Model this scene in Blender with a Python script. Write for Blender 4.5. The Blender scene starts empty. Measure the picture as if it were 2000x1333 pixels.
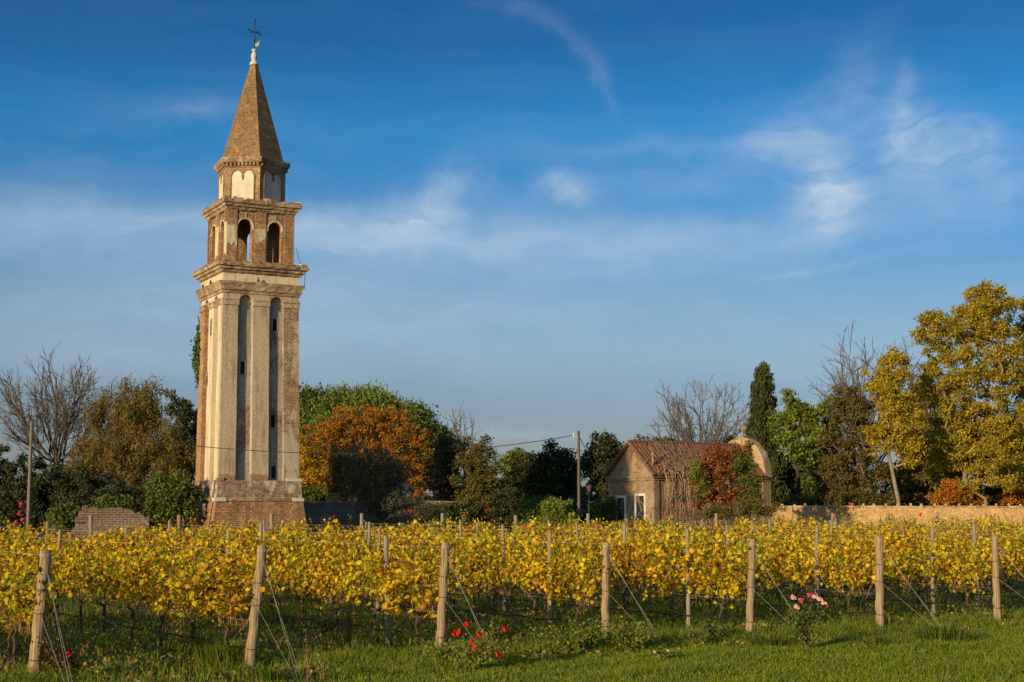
import bpy, math, random
import numpy as np
random.seed(7); RS = np.random.RandomState(11)
scene = bpy.context.scene; COL = scene.collection
R = math.radians
# ------------------------------------------------------------------ camera, sky, sun, exposure
CAM_H, F, PITCH = 2.37, 2778.0, math.atan((983 - 666.5) / 2778.0)
cam_d = bpy.data.cameras.new('camera'); cam = bpy.data.objects.new('camera', cam_d); COL.objects.link(cam)
cam_d.sensor_width = 36; cam_d.lens = 36 * F / 2000; cam_d.clip_end = 3000; cam_d.clip_start = .1
cam.location = (0, 0, CAM_H); cam.rotation_euler = (R(90) + PITCH, 0, 0); scene.camera = cam
scene.view_settings.view_transform = 'Standard'; scene.view_settings.look = 'None'
scene.view_settings.exposure = 0.14; scene.view_settings.gamma = 1
scene.cycles.max_bounces = 8; scene.cycles.transparent_max_bounces = 8

SUN_EL = R(12.5); SAZ = math.atan2(-.60, -.80)
SV = (math.sin(SAZ) * math.cos(SUN_EL), math.cos(SAZ) * math.cos(SUN_EL), math.sin(SUN_EL))
from mathutils import Vector
sl = bpy.data.lights.new('sun', 'SUN'); sl.energy = 5.0; sl.angle = R(.55); sl.color = (1, .76, .43)
so = bpy.data.objects.new('sun', sl); COL.objects.link(so); so.location = (-40, -40, 30)
so.rotation_euler = Vector(SV).to_track_quat('Z', 'Y').to_euler()

class NT:
    """tiny node helper"""
    def __init__(s, tree): s.t = tree; s.n = tree.nodes; s.l = tree.links
    def new(s, typ, **kw):
        n = s.n.new(typ)
        for k, v in kw.items(): setattr(n, k, v)
        return n
    def put(s, sock, v):
        if hasattr(v, 'is_output') or hasattr(v, 'links'): s.l.new(v, sock)
        else: sock.default_value = v
    def m(s, op, a, b=None, c=None, clamp=False):
        n = s.new('ShaderNodeMath', operation=op, use_clamp=clamp); s.put(n.inputs[0], a)
        if b is not None: s.put(n.inputs[1], b)
        if c is not None: s.put(n.inputs[2], c)
        return n.outputs[0]
    def vm(s, op, a, b=None, sc=None):
        n = s.new('ShaderNodeVectorMath', operation=op); s.put(n.inputs[0], a)
        if b is not None: s.put(n.inputs[1], b)
        if sc is not None: s.put(n.inputs['Scale'], sc)
        return n.outputs[0]
    def noise(s, vec, scale, detail=4, rough=.55, dist=0, col=False):
        n = s.new('ShaderNodeTexNoise'); s.put(n.inputs['Vector'], vec); n.inputs['Scale'].default_value = scale
        n.inputs['Detail'].default_value = detail; n.inputs['Roughness'].default_value = rough; n.inputs['Distortion'].default_value = dist
        return n.outputs['Color' if col else 'Fac']
    def ramp(s, fac, stops, interp='LINEAR'):
        n = s.new('ShaderNodeValToRGB'); s.put(n.inputs[0], fac); cr = n.color_ramp; cr.interpolation = interp
        while len(cr.elements) < len(stops): cr.elements.new(.5)
        for e, (p, c) in zip(cr.elements, stops):
            e.position = p; e.color = (c, c, c, 1) if not hasattr(c, '__len__') else tuple(c) + (1,)
        return n.outputs[0]
    def mix(s, f, a, b, mode='MIX'):
        n = s.new('ShaderNodeMix', data_type='RGBA', blend_type=mode); s.put(n.inputs[0], f)
        for i, v in ((6, a), (7, b)):
            s.put(n.inputs[i], v if hasattr(v, 'links') else tuple(v) + (1,))
        return n.outputs[2]
    def mapv(s, vec, scale=(1, 1, 1), loc=(0, 0, 0)):
        n = s.new('ShaderNodeMapping'); s.put(n.inputs[0], vec); n.inputs['Scale'].default_value = scale; n.inputs['Location'].default_value = loc
        return n.outputs[0]

def azel(px, py):
    u, v = (px - 1000) / F, (666.5 - py) / F
    y, z = math.cos(PITCH) - v * math.sin(PITCH), math.sin(PITCH) + v * math.cos(PITCH)
    return math.atan2(u, y), math.atan2(z, math.hypot(u, y))

world = bpy.data.worlds.new('World'); scene.world = world; world.use_nodes = True
W = NT(world.node_tree); W.n.clear()
sky = W.new('ShaderNodeTexSky', sky_type='NISHITA', sun_disc=False, sun_elevation=SUN_EL, sun_rotation=SAZ % (2 * math.pi), air_density=1.0, dust_density=.6, ozone_density=2.5)
tc = W.new('ShaderNodeTexCoord'); sep = W.new('ShaderNodeSeparateXYZ'); W.l.new(tc.outputs['Generated'], sep.inputs[0])
AZ = W.m('ARCTAN2', sep.outputs[0], sep.outputs[1]); EL = W.m('ARCSINE', sep.outputs[2])
cmb = W.new('ShaderNodeCombineXYZ'); W.l.new(AZ, cmb.inputs[0]); W.l.new(EL, cmb.inputs[1]); P0 = cmb.outputs[0]
wob = W.vm('SCALE', W.vm('SUBTRACT', W.noise(P0, 9, 5, .6, 0, True), (.5, .5, .5)), sc=.055)
P1 = W.vm('ADD', P0, wob)
wob2 = W.vm('SCALE', W.vm('SUBTRACT', W.noise(P0, 38, 5, .62, .4, True), (.5, .5, .5)), sc=.022)
P2 = W.vm('ADD', P1, wob2)
P3 = W.vm('ADD', P0, wob2); P2 = W.vm('ADD', P3, W.vm('SCALE', wob, sc=.35))
CL = None; CB = None
for (x, y, rx, ry, ang, st) in [
    (1628, 362, 42, 52, 40, .72), (1600, 415, 50, 38, 20, .42), (1785, 300, 62, 70, 10, .48), (1757, 205, 16, 42, -10, .34), (1850, 300, 70, 34, 0, .24),
    (1540, 262, 90, 42, 15, .34), (1925, 290, 34, 30, 0, .26), (1955, 365, 80, 36, 20, .24), (1660, 165, 34, 62, -25, .2), (1105, 366, 40, 22, -10, .46),
    (860, 392, 60, 34, 35, .46), (700, 425, 150, 30, 8, .24), (950, 462, 420, 34, 0, .40), (130, 430, 260, 48, 0, .38), (640, 620, 520, 80, 3, .22), (560, 470, 300, 26, -3, .2),
    (1400, 480, 420, 46, 4, .2), (300, 560, 420, 60, 3, .2), (985, 14, 60, 11, -8, 0.050), (1060, 34, 60, 12, -20, 0.055), (1112, 68, 45, 13, -38, 0.061), (1150, 112, 42, 14, -58, 0.066), (1176, 160, 40, 13, -72, 0.066), (1192, 205, 30, 9, -60, 0.055), (1290, 282, 240, 17, 2, .17),
    (1640, 518, 100, 6, 9, .22), (970, 846, 85, 8, 0, .2), (400, 212, 75, 15, 0, .15), (1200, 650, 600, 60, 0, .14), (250, 690, 300, 40, 0, .12), (1350, 360, 120, 20, -5, .12)]:
    rx, ry = rx * 1.15, ry * 1.2; a0, e0 = azel(x, y); ca, sa = math.cos(R(ang)), math.sin(R(ang))
    d = W.vm('SUBTRACT', P3 if y < 210 and 950 < x < 1200 else P2 if rx < 200 else P1, (a0, e0, 0)); s2 = W.new('ShaderNodeSeparateXYZ'); W.l.new(d, s2.inputs[0])
    u = W.m('MULTIPLY', W.m('ADD', W.m('MULTIPLY', s2.outputs[0], ca), W.m('MULTIPLY', s2.outputs[1], sa)), F / rx)
    v = W.m('MULTIPLY', W.m('SUBTRACT', W.m('MULTIPLY', s2.outputs[1], ca), W.m('MULTIPLY', s2.outputs[0], sa)), F / ry)
    r2 = W.m('ADD', W.m('MULTIPLY', u, u), W.m('MULTIPLY', v, v))
    g = W.m('MULTIPLY', W.m('EXPONENT', W.m('MULTIPLY', r2, -.8)), st)
    if rx < 180: CL = g if CL is None else W.m('ADD', CL, g)
    else: CB = g if CB is None else W.m('ADD', CB, g)
wisp = W.noise(W.mapv(P1, (1, 3.2, 1)), 16, 7, .62, .8)
wisp2 = W.noise(W.mapv(P1, (1.4, 9, 1)), 4, 5, .6, .5)
CL = W.m('MULTIPLY', CL, W.ramp(wisp, [(.32, .45), (.68, 1.4)]))
CL = W.m('ADD', CL, W.m('MULTIPLY', CB, W.ramp(wisp, [(.2, .65), (.8, 1.3)])))
CL = W.m('ADD', CL, W.m('MULTIPLY', W.ramp(wisp2, [(.42, 0), (.75, .22)]), W.ramp(EL, [(0, .6), (.22, .5), (.30, .15), (.4, 0.1)])), clamp=True)
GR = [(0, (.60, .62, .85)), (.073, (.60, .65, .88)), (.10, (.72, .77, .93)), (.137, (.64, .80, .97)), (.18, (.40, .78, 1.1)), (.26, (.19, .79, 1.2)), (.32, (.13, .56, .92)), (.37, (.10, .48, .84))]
grade = W.ramp(EL, [(p, tuple(x / 1.42 for x in q)) for p, q in GR] + [(.62, (1.5, 1.35, 1.3))])  # last stop brightens the unseen sky overhead, added as ambient fill
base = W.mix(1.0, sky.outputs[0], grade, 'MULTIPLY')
cloudc = W.mix(1.0, sky.outputs[0], (1, 1, 1), 'MULTIPLY')
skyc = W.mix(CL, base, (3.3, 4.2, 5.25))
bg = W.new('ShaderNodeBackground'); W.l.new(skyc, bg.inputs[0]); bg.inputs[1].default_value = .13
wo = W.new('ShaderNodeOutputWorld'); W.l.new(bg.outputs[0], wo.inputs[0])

# ------------------------------------------------------------------ geometry helpers
def ray(px, py):
    u, v = (px - 1000) / F, (666.5 - py) / F
    y, z = math.cos(PITCH) - v * math.sin(PITCH), math.sin(PITCH) + v * math.cos(PITCH)
    return u / y, z / y
def at(px, py, d):
    a, b = ray(px, py); return (a * d, d, CAM_H + b * d)
def proj(p):
    x, y, z = p; z -= CAM_H
    f = y * math.cos(PITCH) + z * math.sin(PITCH); w = -y * math.sin(PITCH) + z * math.cos(PITCH)
    return (1000 + F * x / f, 666.5 - F * w / f) if f > .1 else (1e5, 1e5)

def tag(o, label=None, cat=None, group=None, kind=None):
    for k, v in (('label', label), ('category', cat), ('group', group), ('kind', kind)):
        if v: o[k] = v
    return o
def link(name, data, parent=None, loc=(0, 0, 0), rz=0):
    o = bpy.data.objects.new(name, data); COL.objects.link(o); o.location = loc; o.rotation_euler = (0, 0, rz)
    if parent: o.parent = parent
    return o
def empty(name, loc=(0, 0, 0), rz=0, label=None, cat=None, group=None):
    return tag(link(name, None, None, loc, rz), label, cat, group)
def mesh_np(name, V, Fc, mat, smooth=False):
    """V (N,3), Fc (M,k) -> mesh"""
    V = np.asarray(V, np.float32); Fc = np.asarray(Fc, np.int32); m = bpy.data.meshes.new(name)
    M, k = Fc.shape
    m.vertices.add(len(V)); m.vertices.foreach_set('co', V.ravel())
    m.loops.add(M * k); m.loops.foreach_set('vertex_index', Fc.ravel())
    m.polygons.add(M); m.polygons.foreach_set('loop_start', np.arange(0, M * k, k, dtype=np.int32))
    m.polygons.foreach_set('loop_total', np.full(M, k, np.int32))
    if smooth: m.polygons.foreach_set('use_smooth', np.ones(M, bool))
    m.materials.append(mat); m.update(calc_edges=True); m.validate()
    return m
class MB:
    def __init__(s): s.v = []; s.f = []
    def add(s, vs, fs, fn=None):
        o = len(s.v); s.v += [fn(*p) if fn else tuple(p) for p in vs]; s.f += [tuple(i + o for i in f) for f in fs]; return s
    def box(s, a, b, fn=None, jit=0):
        x0, y0, z0 = a; x1, y1, z1 = b
        vs = [(x0, y0, z0), (x1, y0, z0), (x1, y1, z0), (x0, y1, z0), (x0, y0, z1), (x1, y0, z1), (x1, y1, z1), (x0, y1, z1)]
        if jit: vs = [tuple(c + random.uniform(-jit, jit) for c in p) for p in vs]
        return s.add(vs, [(0, 3, 2, 1), (4, 5, 6, 7), (0, 1, 5, 4), (1, 2, 6, 5), (2, 3, 7, 6), (3, 0, 4, 7)], fn)
    def tube(s, pts, rad, k=6, cap=True, jit=0):
        pts = [Vector(p) for p in pts]; n = len(pts); rad = rad if hasattr(rad, '__len__') else [rad] * n; vs = []; fs = []
        for i, p in enumerate(pts):
            t = (pts[min(i + 1, n - 1)] - pts[max(i - 1, 0)]).normalized()
            ref = Vector((1, 0, 0)) if abs(t.x) < .9 else Vector((0, 1, 0)); a = t.cross(ref).normalized(); b = t.cross(a)
            for j in range(k):
                w = 2 * math.pi * j / k; r = rad[i] * (1 + random.uniform(-jit, jit)); vs.append(tuple(p + a * math.cos(w) * r + b * math.sin(w) * r))
        for i in range(n - 1):
            for j in range(k): fs.append((i * k + j, i * k + (j + 1) % k, (i + 1) * k + (j + 1) % k, (i + 1) * k + j))
        if cap: fs += [tuple(range(k))[::-1], tuple((n - 1) * k + j for j in range(k))]
        return s.add(vs, fs)
    def lathe(s, prof, k=12, c=(0, 0)):
        vs = []; fs = []
        for r, z in prof:
            for j in range(k):
                w = 2 * math.pi * j / k; vs.append((c[0] + r * math.cos(w), c[1] + r * math.sin(w), z))
        for i in range(len(prof) - 1):
            for j in range(k): fs.append((i * k + j, i * k + (j + 1) % k, (i + 1) * k + (j + 1) % k, (i + 1) * k + j))
        fs += [tuple(range(k))[::-1], tuple((len(prof) - 1) * k + j for j in range(k))]
        return s.add(vs, fs)
    def build(s, name, mat, parent=None, loc=(0, 0, 0), rz=0, smooth=False, warp=None):
        if warp: s.v = [warp(*p) for p in s.v]
        m = bpy.data.meshes.new(name); m.from_pydata(s.v, [], s.f); m.materials.append(mat); m.update()
        uv = m.uv_layers.new(name='UVMap').data
        for p in m.polygons:
            n = p.normal
            if abs(n.z) < .8:
                t = Vector((-n.y, n.x, 0)).normalized(); b = n.cross(t)
                if b.z < 0: b = -b
            else: t, b = Vector((1, 0, 0)), Vector((0, 1, 0))
            for li in p.loop_indices:
                c = m.vertices[m.loops[li].vertex_index].co; uv[li].uv = (c.dot(t) + 17.3, c.dot(b) + 9.1)
            if smooth: p.use_smooth = True
        return link(name, m, parent, loc, rz)

# ------------------------------------------------------------------ materials
MATS = {}
def newmat(name, rough=.9):
    m = bpy.data.materials.new(name); m.use_nodes = True; t = NT(m.node_tree); b = t.n['Principled BSDF']
    b.inputs['Roughness'].default_value = rough; b.inputs['Specular IOR Level'].default_value = .2; MATS[name] = m
    return m, t, b
def bump(t, b, h, dist=.02, st=.6):
    n = t.new('ShaderNodeBump'); n.inputs['Distance'].default_value = dist; n.inputs['Strength'].default_value = st
    t.l.new(h, n.inputs['Height']); t.l.new(n.outputs[0], b.inputs['Normal'])
def m_plain(name, col, var=.3, scale=6, rough=.9, met=0, stretch=(1, 1, 1), bdist=.01):
    m, t, b = newmat(name, rough); o = t.new('ShaderNodeTexCoord').outputs['Object']
    n = t.noise(t.mapv(o, stretch), scale, 6, .65)
    c = t.mix(t.ramp(n, [(.3, 0), (.7, 1)]), tuple(x * (1 - var) for x in col), tuple(min(1, x * (1 + var)) for x in col))
    t.l.new(c, b.inputs['Base Color']); b.inputs['Metallic'].default_value = met
    bump(t, b, n, bdist)
    return m
def brickcol(t, c1, c2, mort, uv, obj, dirt=.5, w=.31, h=.105):
    br = t.new('ShaderNodeTexBrick'); t.l.new(t.vm('ADD', uv, t.vm('SCALE', t.noise(obj, 3, 3, .5, 0, True), sc=.03)), br.inputs['Vector'])
    br.inputs['Scale'].default_value = 1; br.inputs['Brick Width'].default_value = w; br.inputs['Row Height'].default_value = h
    br.inputs['Mortar Size'].default_value = .016; br.inputs['Mortar Smooth'].default_value = .3; br.inputs['Bias'].default_value = -.1
    br.inputs['Color1'].default_value = c1 + (1,); br.inputs['Color2'].default_value = c2 + (1,); br.inputs['Mortar'].default_value = mort + (1,)
    c = t.mix(t.ramp(t.noise(obj, 1.1, 6, .7), [(.38, 0), (.62, dirt)]), br.outputs[0], tuple(x * .35 for x in c1))
    c = t.mix(t.ramp(t.noise(obj, 2.3, 7, .72), [(.52, 0), (.7, .55)]), c, tuple(min(1, x * 1.35 + .03) for x in mort))
    big = t.noise(t.mapv(obj, (1, 1, 1.6)), 7, 5, .75)
    c = t.mix(1.0, c, t.ramp(big, [(.3, (.42, .38, .36)), (.5, (1, 1, 1)), (.7, (1.7, 1.5, 1.2))]), 'MULTIPLY')
    return c, t.m('SUBTRACT', 1, br.outputs['Fac']), big
def m_brick(name, c1, c2, mort, dirt=.5, plaster=None, thr=.5, lo=.08, pscale=.45, w=.31, h=.105, pvar=.25, zfoot=None):
    m, t, b = newmat(name); tcn = t.new('ShaderNodeTexCoord'); uv, o = tcn.outputs['UV'], tcn.outputs['Object']
    c, hgt, big = brickcol(t, c1, c2, mort, uv, o, dirt, w, h)
    hh = t.m('ADD', t.m('MULTIPLY', hgt, .5), big)
    if plaster:
        n1 = t.noise(t.mapv(o, (1, 1, .8)), pscale, 8, .68); 
        if zfoot is not None:
            sz = t.new('ShaderNodeSeparateXYZ'); t.l.new(o, sz.inputs[0]); n1 = t.m('ADD', n1, t.m('MULTIPLY', t.m('SUBTRACT', 1, t.m('DIVIDE', t.m('SUBTRACT', sz.outputs[2], zfoot), .4), clamp=True), .42))
        f = t.ramp(n1, [(thr - lo / 6, 1), (thr + lo / 6, 0)])
        grain = t.noise(o, 9, 9, .8); stain = t.noise(t.mapv(o, (2.2, 2.2, .28)), 1.3, 7, .7)
        pc = t.mix(1.0, plaster, t.ramp(grain, [(.28, (1 - pvar * 2.6,) * 3), (.5, (1.0,) * 3), (.72, (1 + pvar * 1.4,) * 3)]), 'MULTIPLY')
        pc = t.mix(1.0, pc, t.ramp(stain, [(.32, (.52, .45, .36)), (.5, (1, 1, 1)), (.75, (1.1, 1.08, 1.02))]), 'MULTIPLY')
        c = t.mix(f, c, pc); hh = t.m('ADD', t.m('MULTIPLY', hh, t.m('SUBTRACT', 1, f)), t.m('ADD', t.m('MULTIPLY', f, 1.3), t.m('MULTIPLY', grain, .6)))
    t.l.new(c, b.inputs['Base Color']); bump(t, b, hh, .025, .8)
    return m
def m_leaf(name, cols, trans=.35, rough=.6, bright=1.0, vary=None):
    """colour of each leaf (mesh island) from a palette"""
    m, t, b = newmat(name, rough); g = t.new('ShaderNodeNewGeometry').outputs['Random Per Island']
    st = [((i + .0) / len(cols), tuple(x * bright for x in c)) for i, c in enumerate(cols)]
    c = t.ramp(g, st, 'CONSTANT'); oi = t.new('ShaderNodeObjectInfo').outputs['Random']
    o = t.new('ShaderNodeTexCoord').outputs['Object']
    c = t.mix(1.0, c, t.ramp(t.noise(o, 1.4, 4, .6), [(.3, (.72, .76, .75)), (.7, (1.25, 1.18, 1.1))]), 'MULTIPLY')
    if vary: c = t.mix(1.0, c, t.ramp(oi, vary), 'MULTIPLY')
    t.l.new(c, b.inputs['Base Color'])
    tr = t.new('ShaderNodeBsdfTranslucent'); t.l.new(t.mix(1.0, c, (1.15, 1.15, .7), 'MULTIPLY'), tr.inputs[0])
    mx = t.new('ShaderNodeMixShader'); mx.inputs[0].default_value = trans
    t.l.new(b.outputs[0], mx.inputs[1]); t.l.new(tr.outputs[0], mx.inputs[2]); t.l.new(mx.outputs[0], t.n['Material Output'].inputs[0])
    return m
M_brick = m_brick('old_brick', (.40, .20, .09), (.32, .17, .08), (.44, .34, .21), .4)
M_brickred = m_brick('red_brick', (.36, .145, .055), (.24, .13, .07), (.42, .33, .20), .55)
M_brickspire = m_brick('spire_brick', (.29, .165, .075), (.20, .12, .06), (.28, .21, .12), .5, w=.3, h=.1)
M_plaster = m_brick('aged_plaster', (.36, .18, .09), (.28, .15, .09), (.38, .3, .22), .4, (.46, .385, .265), .64, .07, .3, zfoot=2.37 + (983 - 938) * 70 / 2778 + .0)
M_plasterpale = m_brick('pale_plaster', (.36, .17, .09), (.28, .15, .09), (.38, .3, .22), .4, (.62, .53, .37), .72, .06, .3, pvar=.14)
M_patchy = m_brick('half_fallen_plaster', (.34, .19, .09), (.24, .15, .085), (.40, .33, .25), .5, (.44, .37, .27), .47, .07, .42)
M_niche = m_brick('niche_masonry', (.30, .19, .13), (.24, .17, .13), (.36, .32, .27), .6, (.34, .31, .26), .54, .1, .5)
M_belfry = m_brick('belfry_brick', (.38, .19, .085), (.26, .14, .07), (.42, .33, .20), .55)
M_cornice = m_brick('cornice_stone', (.36, .2, .12), (.28, .16, .1), (.36, .3, .22), .5, (.44, .35, .22), .50, .12, .9)
M_stone = m_plain('white_stone', (.54, .50, .42), .18, 4)
M_trefoil = m_plain('white_panel_plaster', (.58, .52, .40), .22, 3, stretch=(1, 1, .4))
M_dark = m_plain('dark_opening', (.012, .011, .01), .2)
M_iron = m_plain('black_iron', (.02, .02, .022), .2, rough=.5)
M_vane = m_plain('verdigris_vane', (.35, .42, .12), .2)
M_post = m_plain('weathered_post_wood', (.31, .225, .13), .7, 6, stretch=(7, 7, .25), bdist=.06)
M_postgrey = m_plain('grey_post_wood', (.24, .20, .16), .35, 9, stretch=(3, 3, .35), bdist=.02)
M_polewood = m_plain('grey_utility_pole', (.11, .095, .085), .25, 5, stretch=(3, 3, .3))
M_wire = m_plain('galvanised_wire', (.40, .37, .32), .1, rough=.5)
M_wiredark = m_plain('tie_wire', (.05, .045, .04), .1, rough=.6)
M_hose = m_plain('black_hose', (.02, .02, .02), .2, rough=.5)
M_bark = m_plain('vine_bark', (.075, .05, .035), .5, 20, stretch=(2, 2, .5), bdist=.02)
M_cane = m_plain('vine_cane', (.24, .13, .07), .4, 12)
M_barkgrey = m_plain('grey_bark', (.16, .125, .10), .4, 6)
M_barktwig = m_plain('bare_twig_bark', (.13, .105, .085), .3, 4)
M_barkpale = m_plain('pale_poplar_bark', (.24, .19, .13), .35, 4)
M_barkdark = m_plain('dark_bark', (.045, .035, .028), .3, 5)
# ------------------------------------------------------------------ ground
def m_ground():
    m, t, b = newmat('turf_soil'); o = t.new('ShaderNodeTexCoord').outputs['Object']
    n1 = t.noise(o, .45, 7, .65); n2 = t.noise(o, 7, 6, .7); n3 = t.noise(o, 30, 4, .7)
    g = t.mix(t.ramp(n2, [(.3, 0), (.7, 1)]), (.035, .05, .012), (.085, .115, .022))
    s = t.mix(t.ramp(n3, [(.3, 0), (.7, 1)]), (.06, .045, .03), (.17, .13, .09))
    t.l.new(t.mix(t.ramp(n1, [(.50, 0), (.62, 1)]), g, s), b.inputs['Base Color']); bump(t, b, n3, .03, .7)
    return m
gb = MB(); gx = [-1500, -200, -60] + list(range(-40, 60, 4)) + [80, 200, 1500]; gy = [-300, -40, 0] + list(range(8, 90, 4)) + [120, 300, 2500]
vs = [(x, y, (-.025 + .012 * math.sin(x * .9 + y * .4) + .01 * math.sin(y * 1.3)) if abs(x) < 60 and 4 < y < 90 else 0) for y in gy for x in gx]; nx = len(gx)
gb.add(vs, [(j * nx + i, j * nx + i + 1, (j + 1) * nx + i + 1, (j + 1) * nx + i) for j in range(len(gy) - 1) for i in range(nx - 1)])
tag(gb.build('ground', m_ground()), kind='structure', label='grassy field under the vines', cat='ground')

# ------------------------------------------------------------------ bell tower (near corner at local origin, x right along the front face, y back)
TD = 70.0; TROT = R(28)
cx, _, _ = at(427, 940, TD)
def tz(py, px=433): return at(px, py, TD)[2]
tower = empty('bell_tower', (cx, TD, 0), TROT, 'tall leaning brick and plaster bell tower with hexagonal spire behind the vineyard', 'bell tower')
S0, S1 = 4.16, 3.94
Z0, Z1 = tz(938), tz(548)
def warp(x, y, z):
    k = 1 - (1 - S1 / S0) * max(0, min(1, (z - Z0) / (Z1 - Z0))); return (x * k + .006 * math.sin(z * 2.1 + y), y * k + .006 * math.sin(z * 1.7 + x), z)
def side(i, S):
    """local face coords (s along the face, d outward, z) -> tower coords, i=0 front,1 right,2 back,3 left"""
    def f(s, d, z):
        if i == 0: return (s, -d, z)
        if i == 1: return (S + d, s, z)
        if i == 2: return (S - s, S + d, z)
        return (-d, S - s, z)
    return f
def arch_wall(mb, fn, x0, x1, z0, z1, ops, d0, d1, n=12):
    """wall slab between depths d0 (in) and d1 (out) with arched openings (xa, xb, sill, spring)"""
    def B(a, b, c, e):
        if b - a > 1e-4 and e - c > 1e-4: mb.box((a, d0, c), (b, d1, e), fn)
    x = x0
    for xa, xb, sill, spr in ops:
        B(x, xa, z0, z1); B(xa, xb, z0, sill); r = (xb - xa) / 2; c = (xa + xb) / 2
        arc = [(c - r * math.cos(math.pi * k / n), spr + r * math.sin(math.pi * k / n)) for k in range(n + 1)]
        for k in range(n):
            (a, za), (b_, zb) = arc[k], arc[k + 1]
            mb.add([(a, d1, za), (b_, d1, zb), (b_, d1, z1), (a, d1, z1), (a, d0, za), (b_, d0, zb), (b_, d0, z1), (a, d0, z1)],
                   [(0, 1, 2, 3), (5, 4, 7, 6), (0, 4, 5, 1)], fn)
        x = xb
    B(x, x1, z0, z1)
def arch_ring(mb, fn, c, spr, r, w, d0, d1, drop=.25, n=14, a0=0, a1=math.pi):
    pts = [(c - (r) * math.cos(a0 + (a1 - a0) * k / n), spr + r * math.sin(a0 + (a1 - a0) * k / n), c - (r + w) * math.cos(a0 + (a1 - a0) * k / n), spr + (r + w) * math.sin(a0 + (a1 - a0) * k / n)) for k in range(n + 1)]
    if drop: pts = [(c - r, spr - drop, c - r - w, spr - drop)] + pts + [(c + r, spr - drop, c + r + w, spr - drop)]
    for (a, b_, c_, d_), (e, f_, g, h) in zip(pts, pts[1:]):
        mb.add([(a, d1, b_), (e, d1, f_), (g, d1, h), (c_, d1, d_), (a, d0, b_), (e, d0, f_), (g, d0, h), (c_, d0, d_)],
               [(0, 1, 2, 3), (4, 7, 6, 5), (0, 4, 5, 1), (3, 2, 6, 7), (0, 3, 7, 4), (1, 5, 6, 2)], fn)
def sq_loft(mb, cx_, cy_, prof, n=14, jit=.012, top=True, seed=1):
    """prof: (z, half width) rings of a square, edges slightly broken"""
    rr = random.Random(seed); rings = []
    for z, h in prof:
        ring = []
        for i in range(4):
            for k in range(n):
                s = -h + 2 * h * k / n; p = [(s, -h), (h, s), (-s, h), (-h, -s)][i]
                j = jit if k else jit * .3; ring.append((cx_ + p[0] + rr.uniform(-j, j), cy_ + p[1] + rr.uniform(-j, j), z + rr.uniform(-j, j) * .6))
        rings.append(ring)
    N = 4 * n; mb.add([p for r in rings for p in r], [(i * N + j, i * N + (j + 1) % N, (i + 1) * N + (j + 1) % N, (i + 1) * N + j) for i in range(len(rings) - 1) for j in range(N)] + ([tuple((len(rings) - 1) * N + j for j in range(N))] if top else []))

# base
zt = tz(974); mb = MB(); h = S0 / 2
sq_loft(mb, h, h, [(-.1, h + .42), (.6, h + .38), (1.6, h + .26), (zt - .16, h + .15)], 18, .022, seed=3)
mb.build('plinth', M_brickred, tower)
mb = MB(); sq_loft(mb, h, h, [(zt - .17, h + .12), (zt - .12, h + .2), (zt - .02, h + .22), (zt + .03, h + .14)], 18, .015, seed=4); mb.build('string_course', M_cornice, tower)
mb = MB(); sq_loft(mb, h, h, [(zt + .02, h + .11), (zt + .5, h + .09), (Z0 - .06, h + .06), (Z0, h - .02)], 18, .018, seed=5)
mb.build('base_course', m_brick('grey_brick', (.31, .19, .12), (.25, .16, .11), (.36, .30, .22), .5, (.44, .38, .3), .42, .1, .6), tower)
for p in [(-.24, -.24, zt - .16), (S0 - .42, -.24, zt - .16)]:
    mb = MB(); mb.box((p[0], p[1], p[2] + .02), (p[0] + .58, p[1] + .5, p[2] + .2), jit=.012); mb.build('corner_stone', M_stone, tower)
mb = MB(); mb.box((S0 - .72, -.10, Z0 - .06), (S0 + .09, .3, Z0 + .1), jit=.015); mb.build('corner_stone', M_stone, tower)
mb = MB(); mb.box((-.08, -.08, Z0 - .1), (.22, .2, Z0 + .12), jit=.02); mb.build('corner_stone', M_plaster, tower)
mb = MB(); f3 = side(3, S0)
mb.box((S0 - 1.5, .3, 1.75), (S0 - 1.15, .405, 2.35), f3); mb.build('stone_tablet', M_stone, tower)
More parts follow.
